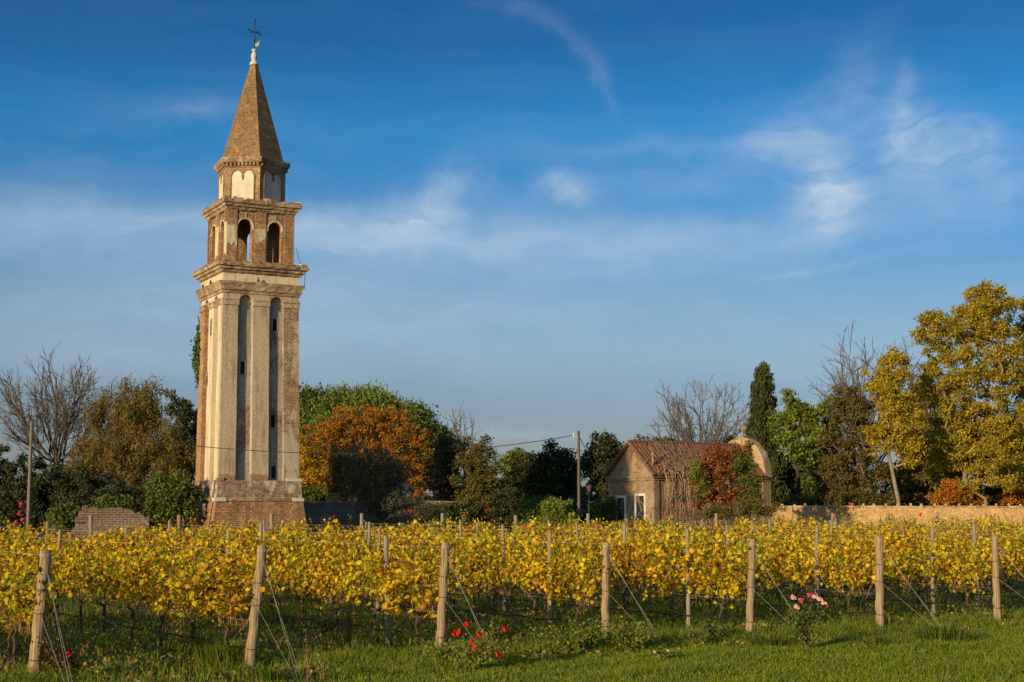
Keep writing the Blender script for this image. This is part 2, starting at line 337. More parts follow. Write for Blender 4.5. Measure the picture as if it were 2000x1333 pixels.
# shaft core
ND = .27; mb = MB(); ztop = tz(571)
for k in range(12):
    za, zb = Z0 + (ztop + .3 - Z0) * k / 12, Z0 + (ztop + .3 - Z0) * (k + 1) / 12
    vs = [(ND, ND, za), (S0 - ND, ND, za), (S0 - ND, S0 - ND, za), (ND, S0 - ND, za)]
    mb.add(vs + [(a, b, zb) for a, b, _ in vs], [(0, 1, 5, 4), (1, 2, 6, 5), (2, 3, 7, 6), (3, 0, 4, 7)])
mb.build('shaft_core', M_niche, tower, warp=warp)
zi, zi2 = tz(594), tz(581)           # impost band
FR = [0, .200, .395, .607, .800, 1.0]
zarch = zi + .02
for i in range(4):
    fn = side(i, S0)
    for j, (a, b) in enumerate([(0, .2), (.395, .607), (.80, 1.0)]):
        mb = MB(); a_, b_ = a * S0, b * S0
        if j == 0: a_ = ND if i else 0
        if j == 2: b_ = S0 - ND - .0
        nseg = 16
        for k in range(nseg):
            za, zb = Z0 + (zi - Z0) * k / nseg, Z0 + (zi - Z0) * (k + 1) / nseg
            vs = [(a_, 0, za), (b_, 0, za), (b_, -ND - .01, za), (a_, -ND - .01, za)]
            mb.add(vs + [(p, q, zb) for p, q, _ in vs], [(0, 1, 5, 4), (1, 2, 6, 5), (3, 0, 4, 7)], fn)
        mat = {0: (M_plaster, M_plaster, M_patchy), 3: (M_brick, M_plasterpale, M_plasterpale), 1: (M_patchy,) * 3, 2: (M_patchy,) * 3}[i][j]
        mb.build('pilaster', mat, tower, warp=warp)
        ia, ib = (a_ if (i and j == 0) else a_ - .03), (S0 + .03 if (i == 0 and j == 2) else b_ + (.03 if j < 2 else 0))
        if i == 3 and j == 0: ia = 0
        e_ = .003 * i + .001 * j
        mb = MB(); mb.box((ia, -ND, zi + e_), (ib, .05, zi2 - .081), fn); mb.box((ia - .02, -ND, zi2 - .08), (ib + .02, .09, zi2 - e_), fn)
        mb.build('impost', M_cornice if j == 2 or i == 3 else M_plaster, tower, warp=warp)
    mb = MB(); ops = [(.2 * S0, .395 * S0, zarch, zarch + .12), (.607 * S0, .80 * S0, zarch, zarch + .12)]
    arch_wall(mb, fn, ND if i else 0, S0 if i % 2 == 0 else S0 - .0, zarch, ztop, ops, -ND - .01, .012 if i % 2 else .008)
    mb.build('arcade_spandrel', M_plasterpale if i == 3 else M_plaster, tower, warp=warp)
# pilaster corner closures: solid corner posts so no gap shows
for (xx, yy) in ((S0 - ND, 0), (S0 - ND, S0 - ND), (0, S0 - ND)):
    mb = MB(); nseg = 16
    for k in range(nseg):
        za, zb = Z0 + (zi2 - Z0) * k / nseg, Z0 + (zi2 - Z0) * (k + 1) / nseg
        vs = [(xx, yy, za), (xx + ND, yy, za), (xx + ND, yy + ND, za), (xx, yy + ND, za)]
        mb.add(vs + [(p, q, zb) for p, q, _ in vs], [(0, 1, 5, 4), (1, 2, 6, 5), (2, 3, 7, 6), (3, 0, 4, 7)])
    mb.build('corner_masonry', M_patchy if yy == 0 else M_brick, tower, warp=warp)
# slit windows
def slit(fn, s, py, w=.22, hh=.62, d=-ND):
    z = tz(py, 500) ; mb = MB()
    for a, b, c, e in ((-w / 2 - .07, -w / 2, -.06, hh + .08), (w / 2, w / 2 + .07, -.06, hh + .08), (-w / 2, w / 2, hh, hh + .08), (-w / 2, w / 2, -.06, 0)):
        mb.box((s + a, d - .02, z + c), (s + b, d + .025, z + e), fn)
    fr = mb.build('slit_window', M_niche, tower, warp=warp)
    mb = MB(); mb.box((s - w / 2 + .002, d - .02, z + .002), (s + w / 2 - .002, d + .012, z + hh - .002), fn); mb.build('pane', M_dark, fr, warp=warp)  # near-black plate stands in for the unlit depth of the slit
f0 = side(0, S0)
slit(f0, .285 * S0, 728); slit(f0, .70 * S0, 640); slit(f0, .68 * S0, 832); slit(f0, .69 * S0, 934)
slit(f3, .52 * S0, 645, .12, .7, .012); slit(f3, .4 * S0, 745, .12, .6, .012)
# entablature: architrave, frieze, cornice
c1 = S1 / 2; T0 = ztop - .02
mb = MB(); zA, zB = tz(571), tz(548)
sq_loft(mb, c1, c1, [(zA - .04, c1 - .02), (zA, c1 + .06), (zA + .12, c1 + .08), (zA + .16, c1 + .14), (zA + .34, c1 + .17), (zB - .12, c1 + .22), (zB - .02, c1 + .26), (zB, c1 + .1)], 16, .016, seed=8)
mb.build('architrave', M_cornice, tower)
zC, zD = tz(531), tz(513)
mb = MB(); sq_loft(mb, c1, c1, [(zB - .03, c1 + .015), (zC + .02, c1 + .015)], 4, .004); mb.build('frieze', M_plasterpale, tower)
mb = MB(); sq_loft(mb, c1, c1, [(zC - .02, c1 + .03), (zC + .04, c1 + .12), (zC + .14, c1 + .16), (zC + .17, c1 + .26), (zC + .28, c1 + .29), (zC + .31, c1 + .38), (zD - .05, c1 + .42), (zD, c1 + .40), (zD + .05, c1 - .1)], 22, .02, seed=9)
mb.build('cornice', M_cornice, tower)
def tile_row(z, hw, c, nn, seed, name, skip=.12):
    rr = random.Random(seed); mb = MB()
    for i in range(4):
        for k in range(nn):
            if rr.random() < skip: continue
            s = -hw + 2 * hw * (k + .5) / nn; w = hw / nn * .82; hz = rr.uniform(.07, .15)
            def fn(a, d, zz, i=i): p = [(a, -hw - d), (hw + d, a), (-a, hw + d), (-hw - d, -a)][i]; return (c + p[0], c + p[1], zz)
            mb.box((s - w, -.34, z - .04), (s + w, -.02 + rr.uniform(-.03, .02), z + hz), fn, jit=.012)
    mb.build(name, M_belfry, tower)
tile_row(zD, c1 + .36, c1, 30, 2, 'tile_course')
# belfry
SB = 3.52; off = .2; zE, zF = tz(513), tz(404)
def bside(i):
    g = side(i, SB); return lambda s, d, z: tuple(a + o for a, o in zip(g(s, d, z), (off, off, 0)))
zs, zsp = tz(507, 480), tz(436, 480)
M_belfplast = m_brick('belfry_plaster', (.36, .15, .08), (.25, .12, .07), (.36, .28, .19), .5, (.47, .42, .34), .60, .07, .8)
for i in range(4):
    fn = bside(i); mb = MB(); o_ = [(.165 * SB, .375 * SB, zs, zsp), (.61 * SB, .815 * SB, zs - .03, zsp - .02)]
    if i == 2: o_[0] = (.165 * SB, .43 * SB, zs, zsp - .1)
    a0, a1 = (0, SB) if i % 2 == 0 else (.42, SB - .42)
    arch_wall(mb, fn, a0, a1, zE, zF, o_, -.42, -.07)
    mb.build('belfry_wall', M_belfry, tower)
    for j, (a, b) in enumerate(((0, .145), (.415, .575), (.855, 1.0))):
        a_, b_ = a * SB, b * SB; zp0, zp1 = tz(468, 480), tz(440, 480)
        if j == 0: zp0, zp1 = tz(472, 450), tz(437, 450)
        if i == 3: zp0, zp1 = tz(490, 450), tz(430, 450)
        if i % 2: a_, b_ = a_ - (0 if j else -.07), b_ - (.07 if j == 2 else 0)
        pb = MB(); pb.box((a_, -.08, zE), (b_, 0, zF), fn)
        p = pb.build('belfry_pilaster', M_belfry, tower)
        if (i, j) != (0, 2) and (i, j) != (3, 0):
            q = MB(); n = 7; e = .006; top = [(a_ + (b_ - a_) * k / n, zp1) for k in range(n + 1)]
            bot = [(a_ + (b_ - a_) * k / n, zp0 + random.uniform(-.14, .14) + (.25 * k / n if (i, j) == (0, 1) else 0)) for k in range(n + 1)]
            for k in range(n):
                q.add([(bot[k][0], e, bot[k][1]), (bot[k + 1][0], e, bot[k + 1][1]), (top[k + 1][0], e, zp1), (top[k][0], e, zp1)], [(0, 1, 2, 3)], fn)
                q.add([(bot[k][0], e, bot[k][1]), (bot[k + 1][0], e, bot[k + 1][1]), (bot[k + 1][0], -.02, bot[k + 1][1]), (bot[k][0], -.02, bot[k][1])], [(0, 1, 2, 3)], fn)
            q.add([(a_, e, zp1), (b_, e, zp1), (b_, -.02, zp1), (a_, -.02, zp1)], [(0, 1, 2, 3)], fn)
            q.build('plaster_patch', M_plasterpale, p)
    for xa, xb, s_, sp in o_:
        mb = MB(); arch_ring(mb, fn, (xa + xb) / 2, sp, (xb - xa) / 2 - .002, .075, -.1, -.035, .14); mb.build('arch_moulding', M_plasterpale, tower)
        mb = MB(); c_ = (xa + xb) / 2; r0, r1 = (xb - xa) / 2 + .08, (xb - xa) / 2 + .32
        for k in range(11):
            w = math.pi * (k + .5) / 11; dw = .1
            P_ = [(c_ - r * math.cos(w + q), sp + r * math.sin(w + q)) for r, q in ((r0, -dw), (r0, dw), (r1, dw), (r1, -dw))]
            if abs(math.cos(w)) > .86: continue
            dd = -.05 if k != 5 else -.01
            mb.add([(x, dd, z) for x, z in P_] + [(x, -.09, z) for x, z in P_], [(0, 1, 2, 3), (0, 4, 5, 1), (1, 5, 6, 2), (2, 6, 7, 3), (3, 7, 4, 0)], fn)
        mb.build('voussoirs', M_cornice, tower)
mb = MB(); mb.box((off + .4, off + .4, zE + .05), (off + SB - .4, off + SB - .4, zE + .2)); mb.build('belfry_floor', M_belfry, tower)
cb = off + SB / 2; hb = SB / 2; zG, zH = tz(404), tz(387)
mb = MB(); sq_loft(mb, cb, cb, [(zG - .06, hb + .01), (zG, hb + .07), (zG + .09, hb + .1), (zG + .12, hb + .17), (zG + .24, hb + .2), (zG + .28, hb + .28), (zH - .04, hb + .31), (zH, hb + .3), (zH + .04, hb - .2)], 20, .018, seed=12)
mb.build('belfry_cornice', M_cornice, tower); tile_row(zH, hb + .27, cb, 24, 5, 'tile_course')
for dx, dy, dz_ in ((hb + .1, -hb - .1, zH), (-c1 - .2, -c1 - .2, zD), (c1 + .1, -c1 - .2, zD), (.2, -hb - .15, zH)):
    mb = MB(); q = (c1 if dz_ == zD else cb); mb.box((q + dx - .12, q + dy - .1, dz_), (q + dx + .16, q + dy + .12, dz_ + .17), jit=.03); mb.build('loose_stone', M_stone, tower)
# hexagonal drum and spire. facet normals chosen so one arris faces the viewer
hex0 = math.radians(-79 + 13) - TROT      # direction of the front arris
RH = 1.80
def hexpt(k, r): a = hex0 + k * math.pi / 3; return (cb + r * math.cos(a), cb + r * math.sin(a))
def hex_loft(mb, prof, cap=True):
    mb.add([hexpt(k, r) + (z,) for z, r in prof for k in range(6)], [(i * 6 + j, i * 6 + (j + 1) % 6, (i + 1) * 6 + (j + 1) % 6, (i + 1) * 6 + j) for i in range(len(prof) - 1) for j in range(6)] + ([tuple((len(prof) - 1) * 6 + j for j in range(6))] if cap else []))
TDc = TD + 3.65
def tz2(py, px=500): return at(px, py, TDc - 1.0)[2]
zI, zJ = tz2(340), tz2(322)
mb = MB(); hex_loft(mb, [(zH - .1, RH), (zI, RH)]); mb.build('drum', m_brick('drum_brick', (.38, .21, .11), (.30, .17, .09), (.38, .3, .2), .4), tower)
mb = MB(); hex_loft(mb, [(zI - .04, RH + .02), (zI + .03, RH + .07), (zI + .04, RH + .11)]); hex_loft(mb, [(zI + .2, RH + .16), (zI + .25, RH + .22), (zJ - .05, RH + .26), (zJ, RH + .25), (zJ + .04, RH - .1)])
hex_loft(mb, [(zI + .03, RH + .03), (zI + .24, RH + .03)])
mb.build('drum_cornice', M_cornice, tower)
for k in range(6):
    a, b = hexpt(k, 1), hexpt((k + 1) % 6, 1); A = Vector((a[0] - cb, a[1] - cb, 0)) * RH; B_ = Vector((b[0] - cb, b[1] - cb, 0)) * RH
    T = (B_ - A).normalized(); N = Vector((T.y, -T.x, 0)); L = (B_ - A).length; O = Vector((cb, cb, 0)) + A
    fn = lambda s, d, z, O=O, T=T, N=N: tuple(O + T * s + N * d + Vector((0, 0, z)))
    mb = MB(); nd = 9
    for q in range(nd):
        s = L * (q + .5) / nd; mb.box((s - .055, .0, zI + .045), (s + .055, .13, zI + .2), fn, jit=.006)
    mb.build('dentils', M_cornice, tower)
    # two lobed white blind panel with a pendant
    sx0, sx1 = L * .175, L * .825; zp, zspr = zH + .0, zI - .55; r = (sx1 - sx0) / 4; mb = MB(); e = .012; n = 10
    for c_ in (sx0 + r, sx1 - r):
        arc = [(c_ - r * math.cos(math.pi * q / n), zspr + 1.25 * r * math.sin(math.pi * q / n)) for q in range(n + 1)]
        for (x_a, z_a), (x_b, z_b) in zip(arc, arc[1:]): mb.add([(x_a, e, zp), (x_b, e, zp), (x_b, e, z_b), (x_a, e, z_a)], [(0, 1, 2, 3)], fn)
    mb.build('blind_panel', M_trefoil, tower)
    mb = MB()
    for c_, s_ in ((sx0 + r, 0), (sx1 - r, 0)):
        pts = [(c_ - r * math.cos(math.pi * q / n), zspr + 1.25 * r * math.sin(math.pi * q / n)) for q in range(n + 1)]
        for (x_a, z_a), (x_b, z_b) in zip(pts, pts[1:]):
            w = .05; ca = (x_a - c_) / r; cb_ = (x_b - c_) / r
            oa, ob = (x_a + ca * w, z_a + w * .9 * max(0, 1 - abs(ca)) ** .5), (x_b + cb_ * w, z_b + w * .9 * max(0, 1 - abs(cb_)) ** .5)
            mb.add([(x_a, .05, z_a), (x_b, .05, z_b), (ob[0], .05, ob[1]), (oa[0], .05, oa[1]), (x_a, .0, z_a), (x_b, .0, z_b), (ob[0], .0, ob[1]), (oa[0], .0, oa[1])], [(0, 1, 2, 3), (0, 4, 5, 1), (3, 2, 6, 7)], fn)
    for xx in (sx0 - .05, sx1): mb.box((xx, 0, zp), (xx + .05, .05, zspr), fn)
    cc = (sx0 + sx1) / 2; mb.add([(cc - .07, .055, zspr + .12), (cc + .07, .055, zspr + .12), (cc + .05, .055, zspr - .02), (cc, .055, zspr - .13), (cc - .05, .055, zspr - .02), (cc - .07, 0, zspr + .12), (cc + .07, 0, zspr + .12), (cc + .05, 0, zspr - .02), (cc, 0, zspr - .13), (cc - .05, 0, zspr - .02)],
           [(4, 3, 2, 1, 0), (0, 5, 9, 4), (4, 9, 8, 3), (3, 8, 7, 2), (2, 7, 6, 1)], fn)
    mb.build('panel_frame', M_brickspire, tower)
zK = tz2(126, 494)
mb = MB(); np_ = 26; hex_loft(mb, [(zJ - .02 + (zK - zJ + .02) * i / np_, 1.72 * (1 - i / np_) + .19 * i / np_ + .008 * math.sin(i * 2.3)) for i in range(np_ + 1)]); mb.build('spire', M_brickspire, tower)
zL = tz2(97, 494)
hf = zL - zK
mb = MB(); mb.lathe([(.25, zK - .06), (.24, zK + .02), (.17, zK + .14), (.12, zK + .22), (.15, zK + hf * .42), (.18, zK + hf * .52), (.15, zK + hf * .66), (.08, zK + hf * .8), (.09, zK + hf * .87), (.15, zK + hf * .93), (.13, zK + hf)], 14, (cb, cb)); mb.build('finial', M_stone, tower, smooth=True)
# iron cross
zM = tz2(42, 496); zX = tz2(63, 496)
mb = MB(); mb.tube([(cb, cb, zL - .1), (cb, cb, zM)], .028, 6)
a = -TROT
T = Vector((math.cos(a), math.sin(a), 0))
for dv, rr_ in ((T * .34 + Vector((0, .1, -.1)), .022), (T * -.34 + Vector((0, -.1, .1)), .022), (Vector((.12, -.28, -.06)), .02), (Vector((-.12, .28, .06)), .02)):
    mb.tube([(cb, cb, zX), tuple(Vector((cb, cb, zX)) + dv)], rr_, 5)
    q = Vector((cb, cb, zX)) + dv; mb.tube([tuple(q - Vector((0, 0, .06))), tuple(q + Vector((0, 0, .06)))], .03, 5)
mb.tube([(cb, cb, zM - .02), tuple(Vector((cb, cb, zM + .14)) + T * .06)], .03, 5); mb.tube([(cb, cb, zX - .5), (cb, cb, zX - .42)], .055, 6)
mb.build('iron_cross', M_iron, tower)
zv = tz2(90, 496); mb = MB(); V3 = [Vector((cb, cb, zv - .05)), Vector((cb, cb, zv + .12)), Vector((cb, cb, zv + .16)) + T * .14, Vector((cb, cb, zv + .28)) + T * .27, Vector((cb, cb, zv + .06)) + T * .22, Vector((cb, cb, zv - .02)) + T * .2]
mb.add([tuple(p) for p in V3] + [tuple(p + Vector((.01, .03, 0))) for p in V3], [(0, 1, 2, 3, 4, 5), (11, 10, 9, 8, 7, 6)] + [(i, (i + 1) % 6, 6 + (i + 1) % 6, 6 + i) for i in range(6)]); mb.build('weather_vane', M_vane, tower)
# lightning conductor at the right of the belfry
mb = MB(); mb.tube([(cb + hb + .1, cb - hb + .0, zE + 1.1), (cb + hb + .35, cb - hb, zE + .3), (cb + hb + .62, cb - hb, zE - .3), (cb + hb + .6, cb - hb, zE - 1.0), (S1 + .18, .2, zB)], .014, 4); mb.build('conductor_cable', M_iron, tower)
# birds on the architrave ledge
M_bird = m_plain('pigeon_grey', (.06, .06, .065), .3)
for s, i in ((1.75, 0), (.9, 3), (2.3, 3)):
    fn = side(i, S1); p = fn(s, .17, zB + .0)
    mb = MB(); mb.lathe([(.01, 0), (.05, .01), (.075, .07), (.06, .13), (.03, .16), (.038, .2), (.02, .24), (.003, .25)], 8)
    mb.tube([(.03, 0, .06), (.16, 0, .01)], [.04, .015], 5)
    mb.tube([(-.02, 0, .2), (-.07, 0, .19)], [.012, .003], 4)
    q = tower.matrix_basis if False else None
    ca, sa = math.cos(TROT), math.sin(TROT); wp = (cx + p[0] * ca - p[1] * sa, TD + p[0] * sa + p[1] * ca, p[2])
    o = mb.build('pigeon', M_bird, None, wp, random.uniform(-1, 3), smooth=True)
    tag(o, {1.75: 'dark pigeon perched on the ledge of the tower front face', .9: 'dark pigeon on the left face ledge of the tower, farther from its corner', 2.3: 'dark pigeon on the left face ledge of the tower, nearer its corner'}[s], 'bird', 'pigeons perched on the bell tower')
# ------------------------------------------------------------------ brick walls
def long_wall(name, label, pts, ht, th, mat, cap=None, pegs=0, pegmat=None, steps=24, jit=.02, group=None):
    A, B_ = Vector(pts[0] + (0,)), Vector(pts[1] + (0,)); L = (B_ - A).length; ang = math.atan2(B_.y - A.y, B_.x - A.x)
    r = empty(name, tuple(A), ang, label, 'wall', group)
    mb = MB(); xs = [L * k / steps for k in range(steps + 1)]
    H = ht if callable(ht) else (lambda x: ht)
    hs = [H(x) + random.uniform(-jit, jit) for x in xs]
    for k in range(steps):
        a, b = xs[k], xs[k + 1]
        mb.add([(a, 0, -.1), (b, 0, -.1), (b, 0, hs[k + 1]), (a, 0, hs[k]), (a, th, -.1), (b, th, -.1), (b, th, hs[k + 1]), (a, th, hs[k])], [(0, 1, 2, 3), (5, 4, 7, 6), (3, 2, 6, 7)] + ([(0, 3, 7, 4)] if k == 0 else []) + ([(1, 5, 6, 2)] if k == steps - 1 else []))
    mb.build('brickwork', mat, r)
    if cap:
        mb = MB()
        for k in range(steps): mb.box((xs[k] + .004, -.05, max(hs[k], hs[k + 1]) + .002), (xs[k + 1] - .004, th + .05, max(hs[k], hs[k + 1]) + .09), jit=.012)
        mb.build('coping', cap, r)
    if pegs:
        mb = MB(); n = int(L / pegs)
        for k in range(n):
            if random.random() < .06: continue
            x = (k + .5) * pegs + random.uniform(-.04, .04); h = H(x) + .09; mb.box((x - .06, .06, h - .02), (x + .06, th - .06, h + random.uniform(.09, .14)), jit=.012)
        mb.build('upright_bricks', pegmat, r)
    return r
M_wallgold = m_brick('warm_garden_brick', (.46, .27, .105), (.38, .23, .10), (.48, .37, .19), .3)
M_wallshade = m_brick('shaded_garden_brick', (.20, .15, .12), (.24, .19, .15), (.32, .29, .25), .5, (.3, .28, .24), .42, .1, .6)  # shade on this wall is put into its greyer, darker brick colours
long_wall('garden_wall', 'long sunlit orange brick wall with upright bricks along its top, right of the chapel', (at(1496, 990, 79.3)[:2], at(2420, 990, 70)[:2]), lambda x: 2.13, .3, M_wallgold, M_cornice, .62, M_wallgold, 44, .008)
long_wall('garden_wall', 'grey shaded brick wall with stone coping between the tower and the conical bush', (at(560, 982, 77.5)[:2], at(905, 982, 80)[:2]), lambda x: 2.38, .35, M_wallshade, M_cornice, steps=26)
x0, y0, _ = at(652, 980, 81); mb = MB(); gp = empty('gate_pillar', (x0, y0, 0), .1, 'short square brick pillar behind the grey wall right of the tower', 'pillar'); mb.box((-.25, -.25, 0), (.45, .3, 2.85), jit=.03); mb.build('brickwork', M_brick, gp); mb = MB(); mb.box((-.3, -.3, 2.85), (.5, .35, 2.95), jit=.02); mb.build('cap_stone', M_cornice, gp)
# ruined wall left of the tower
def ruin(x):
    return 2.12 if x < 1.7 else (2.12 - (x - 1.7) * .4)
rw = long_wall('ruined_wall', 'broken old brick wall left of the bell tower, with a ragged corner', (at(172, 990, 63)[:2], at(292, 990, 64.0)[:2]), ruin, .45, m_brick('ruin_brick', (.22, .13, .10), (.16, .11, .09), (.34, .28, .23), .6, (.30, .26, .22), .4, .1, .7), None, steps=18, jit=.10)
mb = MB(); hh = 2.15
for k in range(9):
    z0 = k * .25; w = .95 - .085 * k + random.uniform(-.06, .06); mb.box((-w, .05, z0), (-.0, .5, z0 + .25), jit=.03)
mb.build('broken_return', MATS['ruin_brick'], rw)

# ------------------------------------------------------------------ chapel
CD = 74.0; CG = math.atan2(.6, .8)
cxx, cyy, _ = at(1278, 990, CD)
ch = empty('chapel', (cxx, cyy, 0), CG, 'small brick chapel with ribbed tile roof and rounded end gable behind a russet bush', 'chapel')
CL_, CW = 8.45, 3.55     # length to local +x, width to local +y (back left)
ze = at(1285, 926, CD)[2]; zr = at(1224, 867, CD + 1.3)[2]
M_chap = m_brick('chapel_brick', (.30, .18, .10), (.22, .13, .08), (.36, .28, .18), .5, (.31, .23, .15), .46, .14, .7)
mb = MB(); mb.box((0, 0, -.1), (CL_, CW, ze)); mb.add([(0, 0, ze), (0, CW, ze), (0, CW / 2, zr - .02), (.3, 0, ze), (.3, CW, ze), (.3, CW / 2, zr - .02)], [(0, 2, 1), (0, 3, 5, 2), (1, 2, 5, 4)])
mb.build('walls', M_chap, ch)
mb = MB(); fn = lambda x, y, z: (x, y, z)
mb.box((-.10, -.10, ze - .34), (-.002, CW + .1, ze - .2)); mb.box((-.16, -.16, ze - .2), (-.002, CW + .16, ze - .08)); mb.box((-.002, -.10, ze - .30), (CL_ + .1, -.002, ze - .16))
mb.box((-.05, -.05, -.1), (-.002, .32, ze - .35)); mb.box((-.05, CW - .32, -.1), (-.002, CW + .05, ze - .35)); mb.box((-.002, -.05, -.1), (.32, -.002, ze - .31)); mb.box((CL_ - .4, -.06, -.1), (CL_ + .05, -.002, ze - .31))
mb.build('cornice_band', M_chap, ch)
M_tile = m_brick('roof_tiles', (.27, .125, .07), (.19, .09, .055), (.14, .08, .05), .5, w=.22, h=.36)
ov = .22
def roof(sign):
    mb = MB(); n = 34 * 6; L0, L1 = -.18, CL_ - .15; vs = []; rows = 9
    hz = CW / 2 + ov; sl = (zr - ze) / (CW / 2)
    for j in range(rows + 1):
        for i in range(n + 1):
            x = L0 + (L1 - L0) * i / n; t = j / rows; yy = (CW / 2 - sign * hz * t); z = zr + .1 - sl * hz * t
            vs.append((x + .01 * math.sin(j * 5 + i * .2), yy, z + .085 * abs(math.sin(math.pi * i / 6)) ** .7 + .02 * ((j % 2) * .5)))
    mb.add(vs, [(j * (n + 1) + i, j * (n + 1) + i + 1, (j + 1) * (n + 1) + i + 1, (j + 1) * (n + 1) + i) for j in range(rows) for i in range(n)])
    hz2 = hz - .03
    A = (CW / 2, zr + .07); B_ = (CW / 2 - sign * hz2, zr + .07 - sl * hz2)
    mb.add([(L0 + .02, A[0], A[1]), (L1 - .02, A[0], A[1]), (L1 - .02, B_[0], B_[1]), (L0 + .02, B_[0], B_[1]), (L0 + .02, A[0], A[1] - .09), (L1 - .02, A[0], A[1] - .09), (L1 - .02, B_[0], B_[1] - .09), (L0 + .02, B_[0], B_[1] - .09)], [(0, 3, 7, 4), (3, 2, 6, 7), (2, 1, 5, 6), (4, 7, 6, 5)])
    return mb.build('roof_slope', M_tile, ch)
roof(1); roof(-1)
mb = MB()
for k in range(20):
    x = -.16 + k * .39; mb.tube([(x, CW / 2, zr + .1), (x + .37, CW / 2, zr + .115)], [.1, .12], 8)
mb.build('ridge_tiles', M_tile, ch)
# verge tiles at the near gable
mb = MB()
for sg in (1, -1):
    for k in range(7):
        a, b = k / 7, (k + .96) / 7; hz = CW / 2 + ov; sl = (zr - ze) / (CW / 2)
        mb.tube([(-.2, CW / 2 - sg * hz * a, zr + .12 - sl * hz * a), (-.2, CW / 2 - sg * hz * b, zr + .10 - sl * hz * b)], [.07, .085], 6)
mb.build('verge_tiles', M_tile, ch)
# rounded gable wall at the far end with a cross
mb = MB(); rG = CW / 2 + .06; zc_ = ze - .1; n = 26; th = .42; kz = (at(1455, 857, CD + 6.2)[2] - zc_) / rG
arc = [(CW / 2 - rG * math.cos(math.pi * k / n), zc_ + kz * rG * math.sin(math.pi * k / n)) for k in range(n + 1)]
X0, X1 = CL_ - .2, CL_ + .22
N = n + 1
mb.add([(X0, y, z) for y, z in arc] + [(X1, y, z) for y, z in arc], [tuple(range(N))[::-1], tuple(N + i for i in range(N))] + [(i, i + 1, N + i + 1, N + i) for i in range(n)])
mb.box((X0 + .003, -.05, -.1), (X1 - .003, CW + .05, zc_ + .02)); mb.build('rounded_gable', m_brick('gable_render', (.4, .25, .13), (.33, .2, .1), (.44, .36, .24), .2, (.42, .30, .16), .6, .12, .8), ch)
mb = MB(); n2 = 24
for (ya, za), (yb, zb) in zip(arc, arc[1:]):
    s_ = 1.035
    q = lambda y, z, f: (CW / 2 + (y - CW / 2) * f, zc_ + (z - zc_) * f)
    (a1, b1), (a2, b2), (a3, b3), (a4, b4) = q(ya, za, 1.001), q(yb, zb, 1.001), q(ya, za, s_), q(yb, zb, s_)
    mb.add([(X0 - .05, a1, b1), (X0 - .05, a2, b2), (X0 - .05, a4, b4), (X0 - .05, a3, b3), (X1 + .05, a1, b1), (X1 + .05, a2, b2), (X1 + .05, a4, b4), (X1 + .05, a3, b3)], [(0, 1, 2, 3), (7, 6, 5, 4), (3, 2, 6, 7), (0, 4, 5, 1)])
mb.build('gable_coping', M_cornice, ch)
zt_ = zc_ + kz * rG; mb = MB(); mb.box((X0 + .1, CW / 2 - .12, zt_), (X0 + .34, CW / 2 + .12, zt_ + .16)); mb.box((X0 + .19, CW / 2 - .035, zt_ + .16), (X0 + .26, CW / 2 + .035, zt_ + .95)); mb.box((X0 + .185, CW / 2 - .28, zt_ + .58), (X0 + .265, CW / 2 + .28, zt_ + .66)); mb.build('cross', M_chap, ch)
mb = MB(); mb.tube([(.25, .35, ze + .35), (.25, .35, ze + 1.05)], .05, 6); mb.tube([(.25, .35, ze + 1.0), (.25, .35, ze + 1.12)], .08, 6); mb.build('vent_pipe', M_cornice, ch)
M_winframe = m_plain('chalky_window_frame', (.55, .53, .5), .15, 4); M_glass = m_plain('dark_glass', (.02, .035, .035), .3, rough=.25)
for yc, zt_w in ((CW * .725, at(1214, 973, CD + 2)[2]), (CW * .29, at(1252, 969, CD + 1)[2])):
    w, z0 = .31, .55; mb = MB(); d0 = -.045
    for a in ((yc - w - .12, z0, yc - w, zt_w), (yc + w, z0, yc + w + .12, zt_w), (yc - w - .12, zt_w, yc + w + .12, zt_w + .13), (yc - w - .15, z0 - .12, yc + w + .15, z0)):
        mb.box((d0 - .03, a[0], a[1]), (.01, a[2], a[3]))
    fr = mb.build('window', M_winframe, ch)
    mb = MB(); mb.box((-.008, yc - w, z0), (.01, yc + w, zt_w)); mb.build('pane', M_glass, fr)
    mb = MB()
    for k in range(6): y = yc - w + 2 * w * (k + .5) / 6; mb.tube([(-.05, y, z0), (-.05, y, zt_w)], .012, 4)
    for k in range(5): z = z0 + (zt_w - z0) * (k + .5) / 5; mb.tube([(-.05, yc - w, z), (-.05, yc + w, z)], .012, 4)
    mb.build('window_bars', M_iron, fr)

# ------------------------------------------------------------------ foliage helpers
LEAF2 = np.array([[0, -.5, 0], [.30, 0, .06], [0, .5, -.02], [-.30, 0, .06]], float)
NEED = np.array([[0, -.5, 0], [.10, 0, .02], [0, .5, 0], [-.10, 0, .02]], float)
def rotmats(n, up=None, spread=1.0):
    """random orientation; with up, the leaf's long axis follows that direction loosely"""
    q = RS.normal(size=(n, 4)); q /= np.linalg.norm(q, axis=1)[:, None]; w, x, y, z = q.T
    M = np.stack([1 - 2 * (y * y + z * z), 2 * (x * y - z * w), 2 * (x * z + y * w), 2 * (x * y + z * w), 1 - 2 * (x * x + z * z), 2 * (y * z - x * w), 2 * (x * z - y * w), 2 * (y * z + x * w), 1 - 2 * (x * x + y * y)], 1).reshape(n, 3, 3)
    if up is not None:
        a = up + RS.normal(size=(n, 3)) * spread; a /= np.linalg.norm(a, axis=1)[:, None]; b = np.cross(a, M[:, :, 0]); b /= np.linalg.norm(b, axis=1)[:, None] + 1e-9
        M = np.stack([b, a, np.cross(b, a)], 2)
    return M
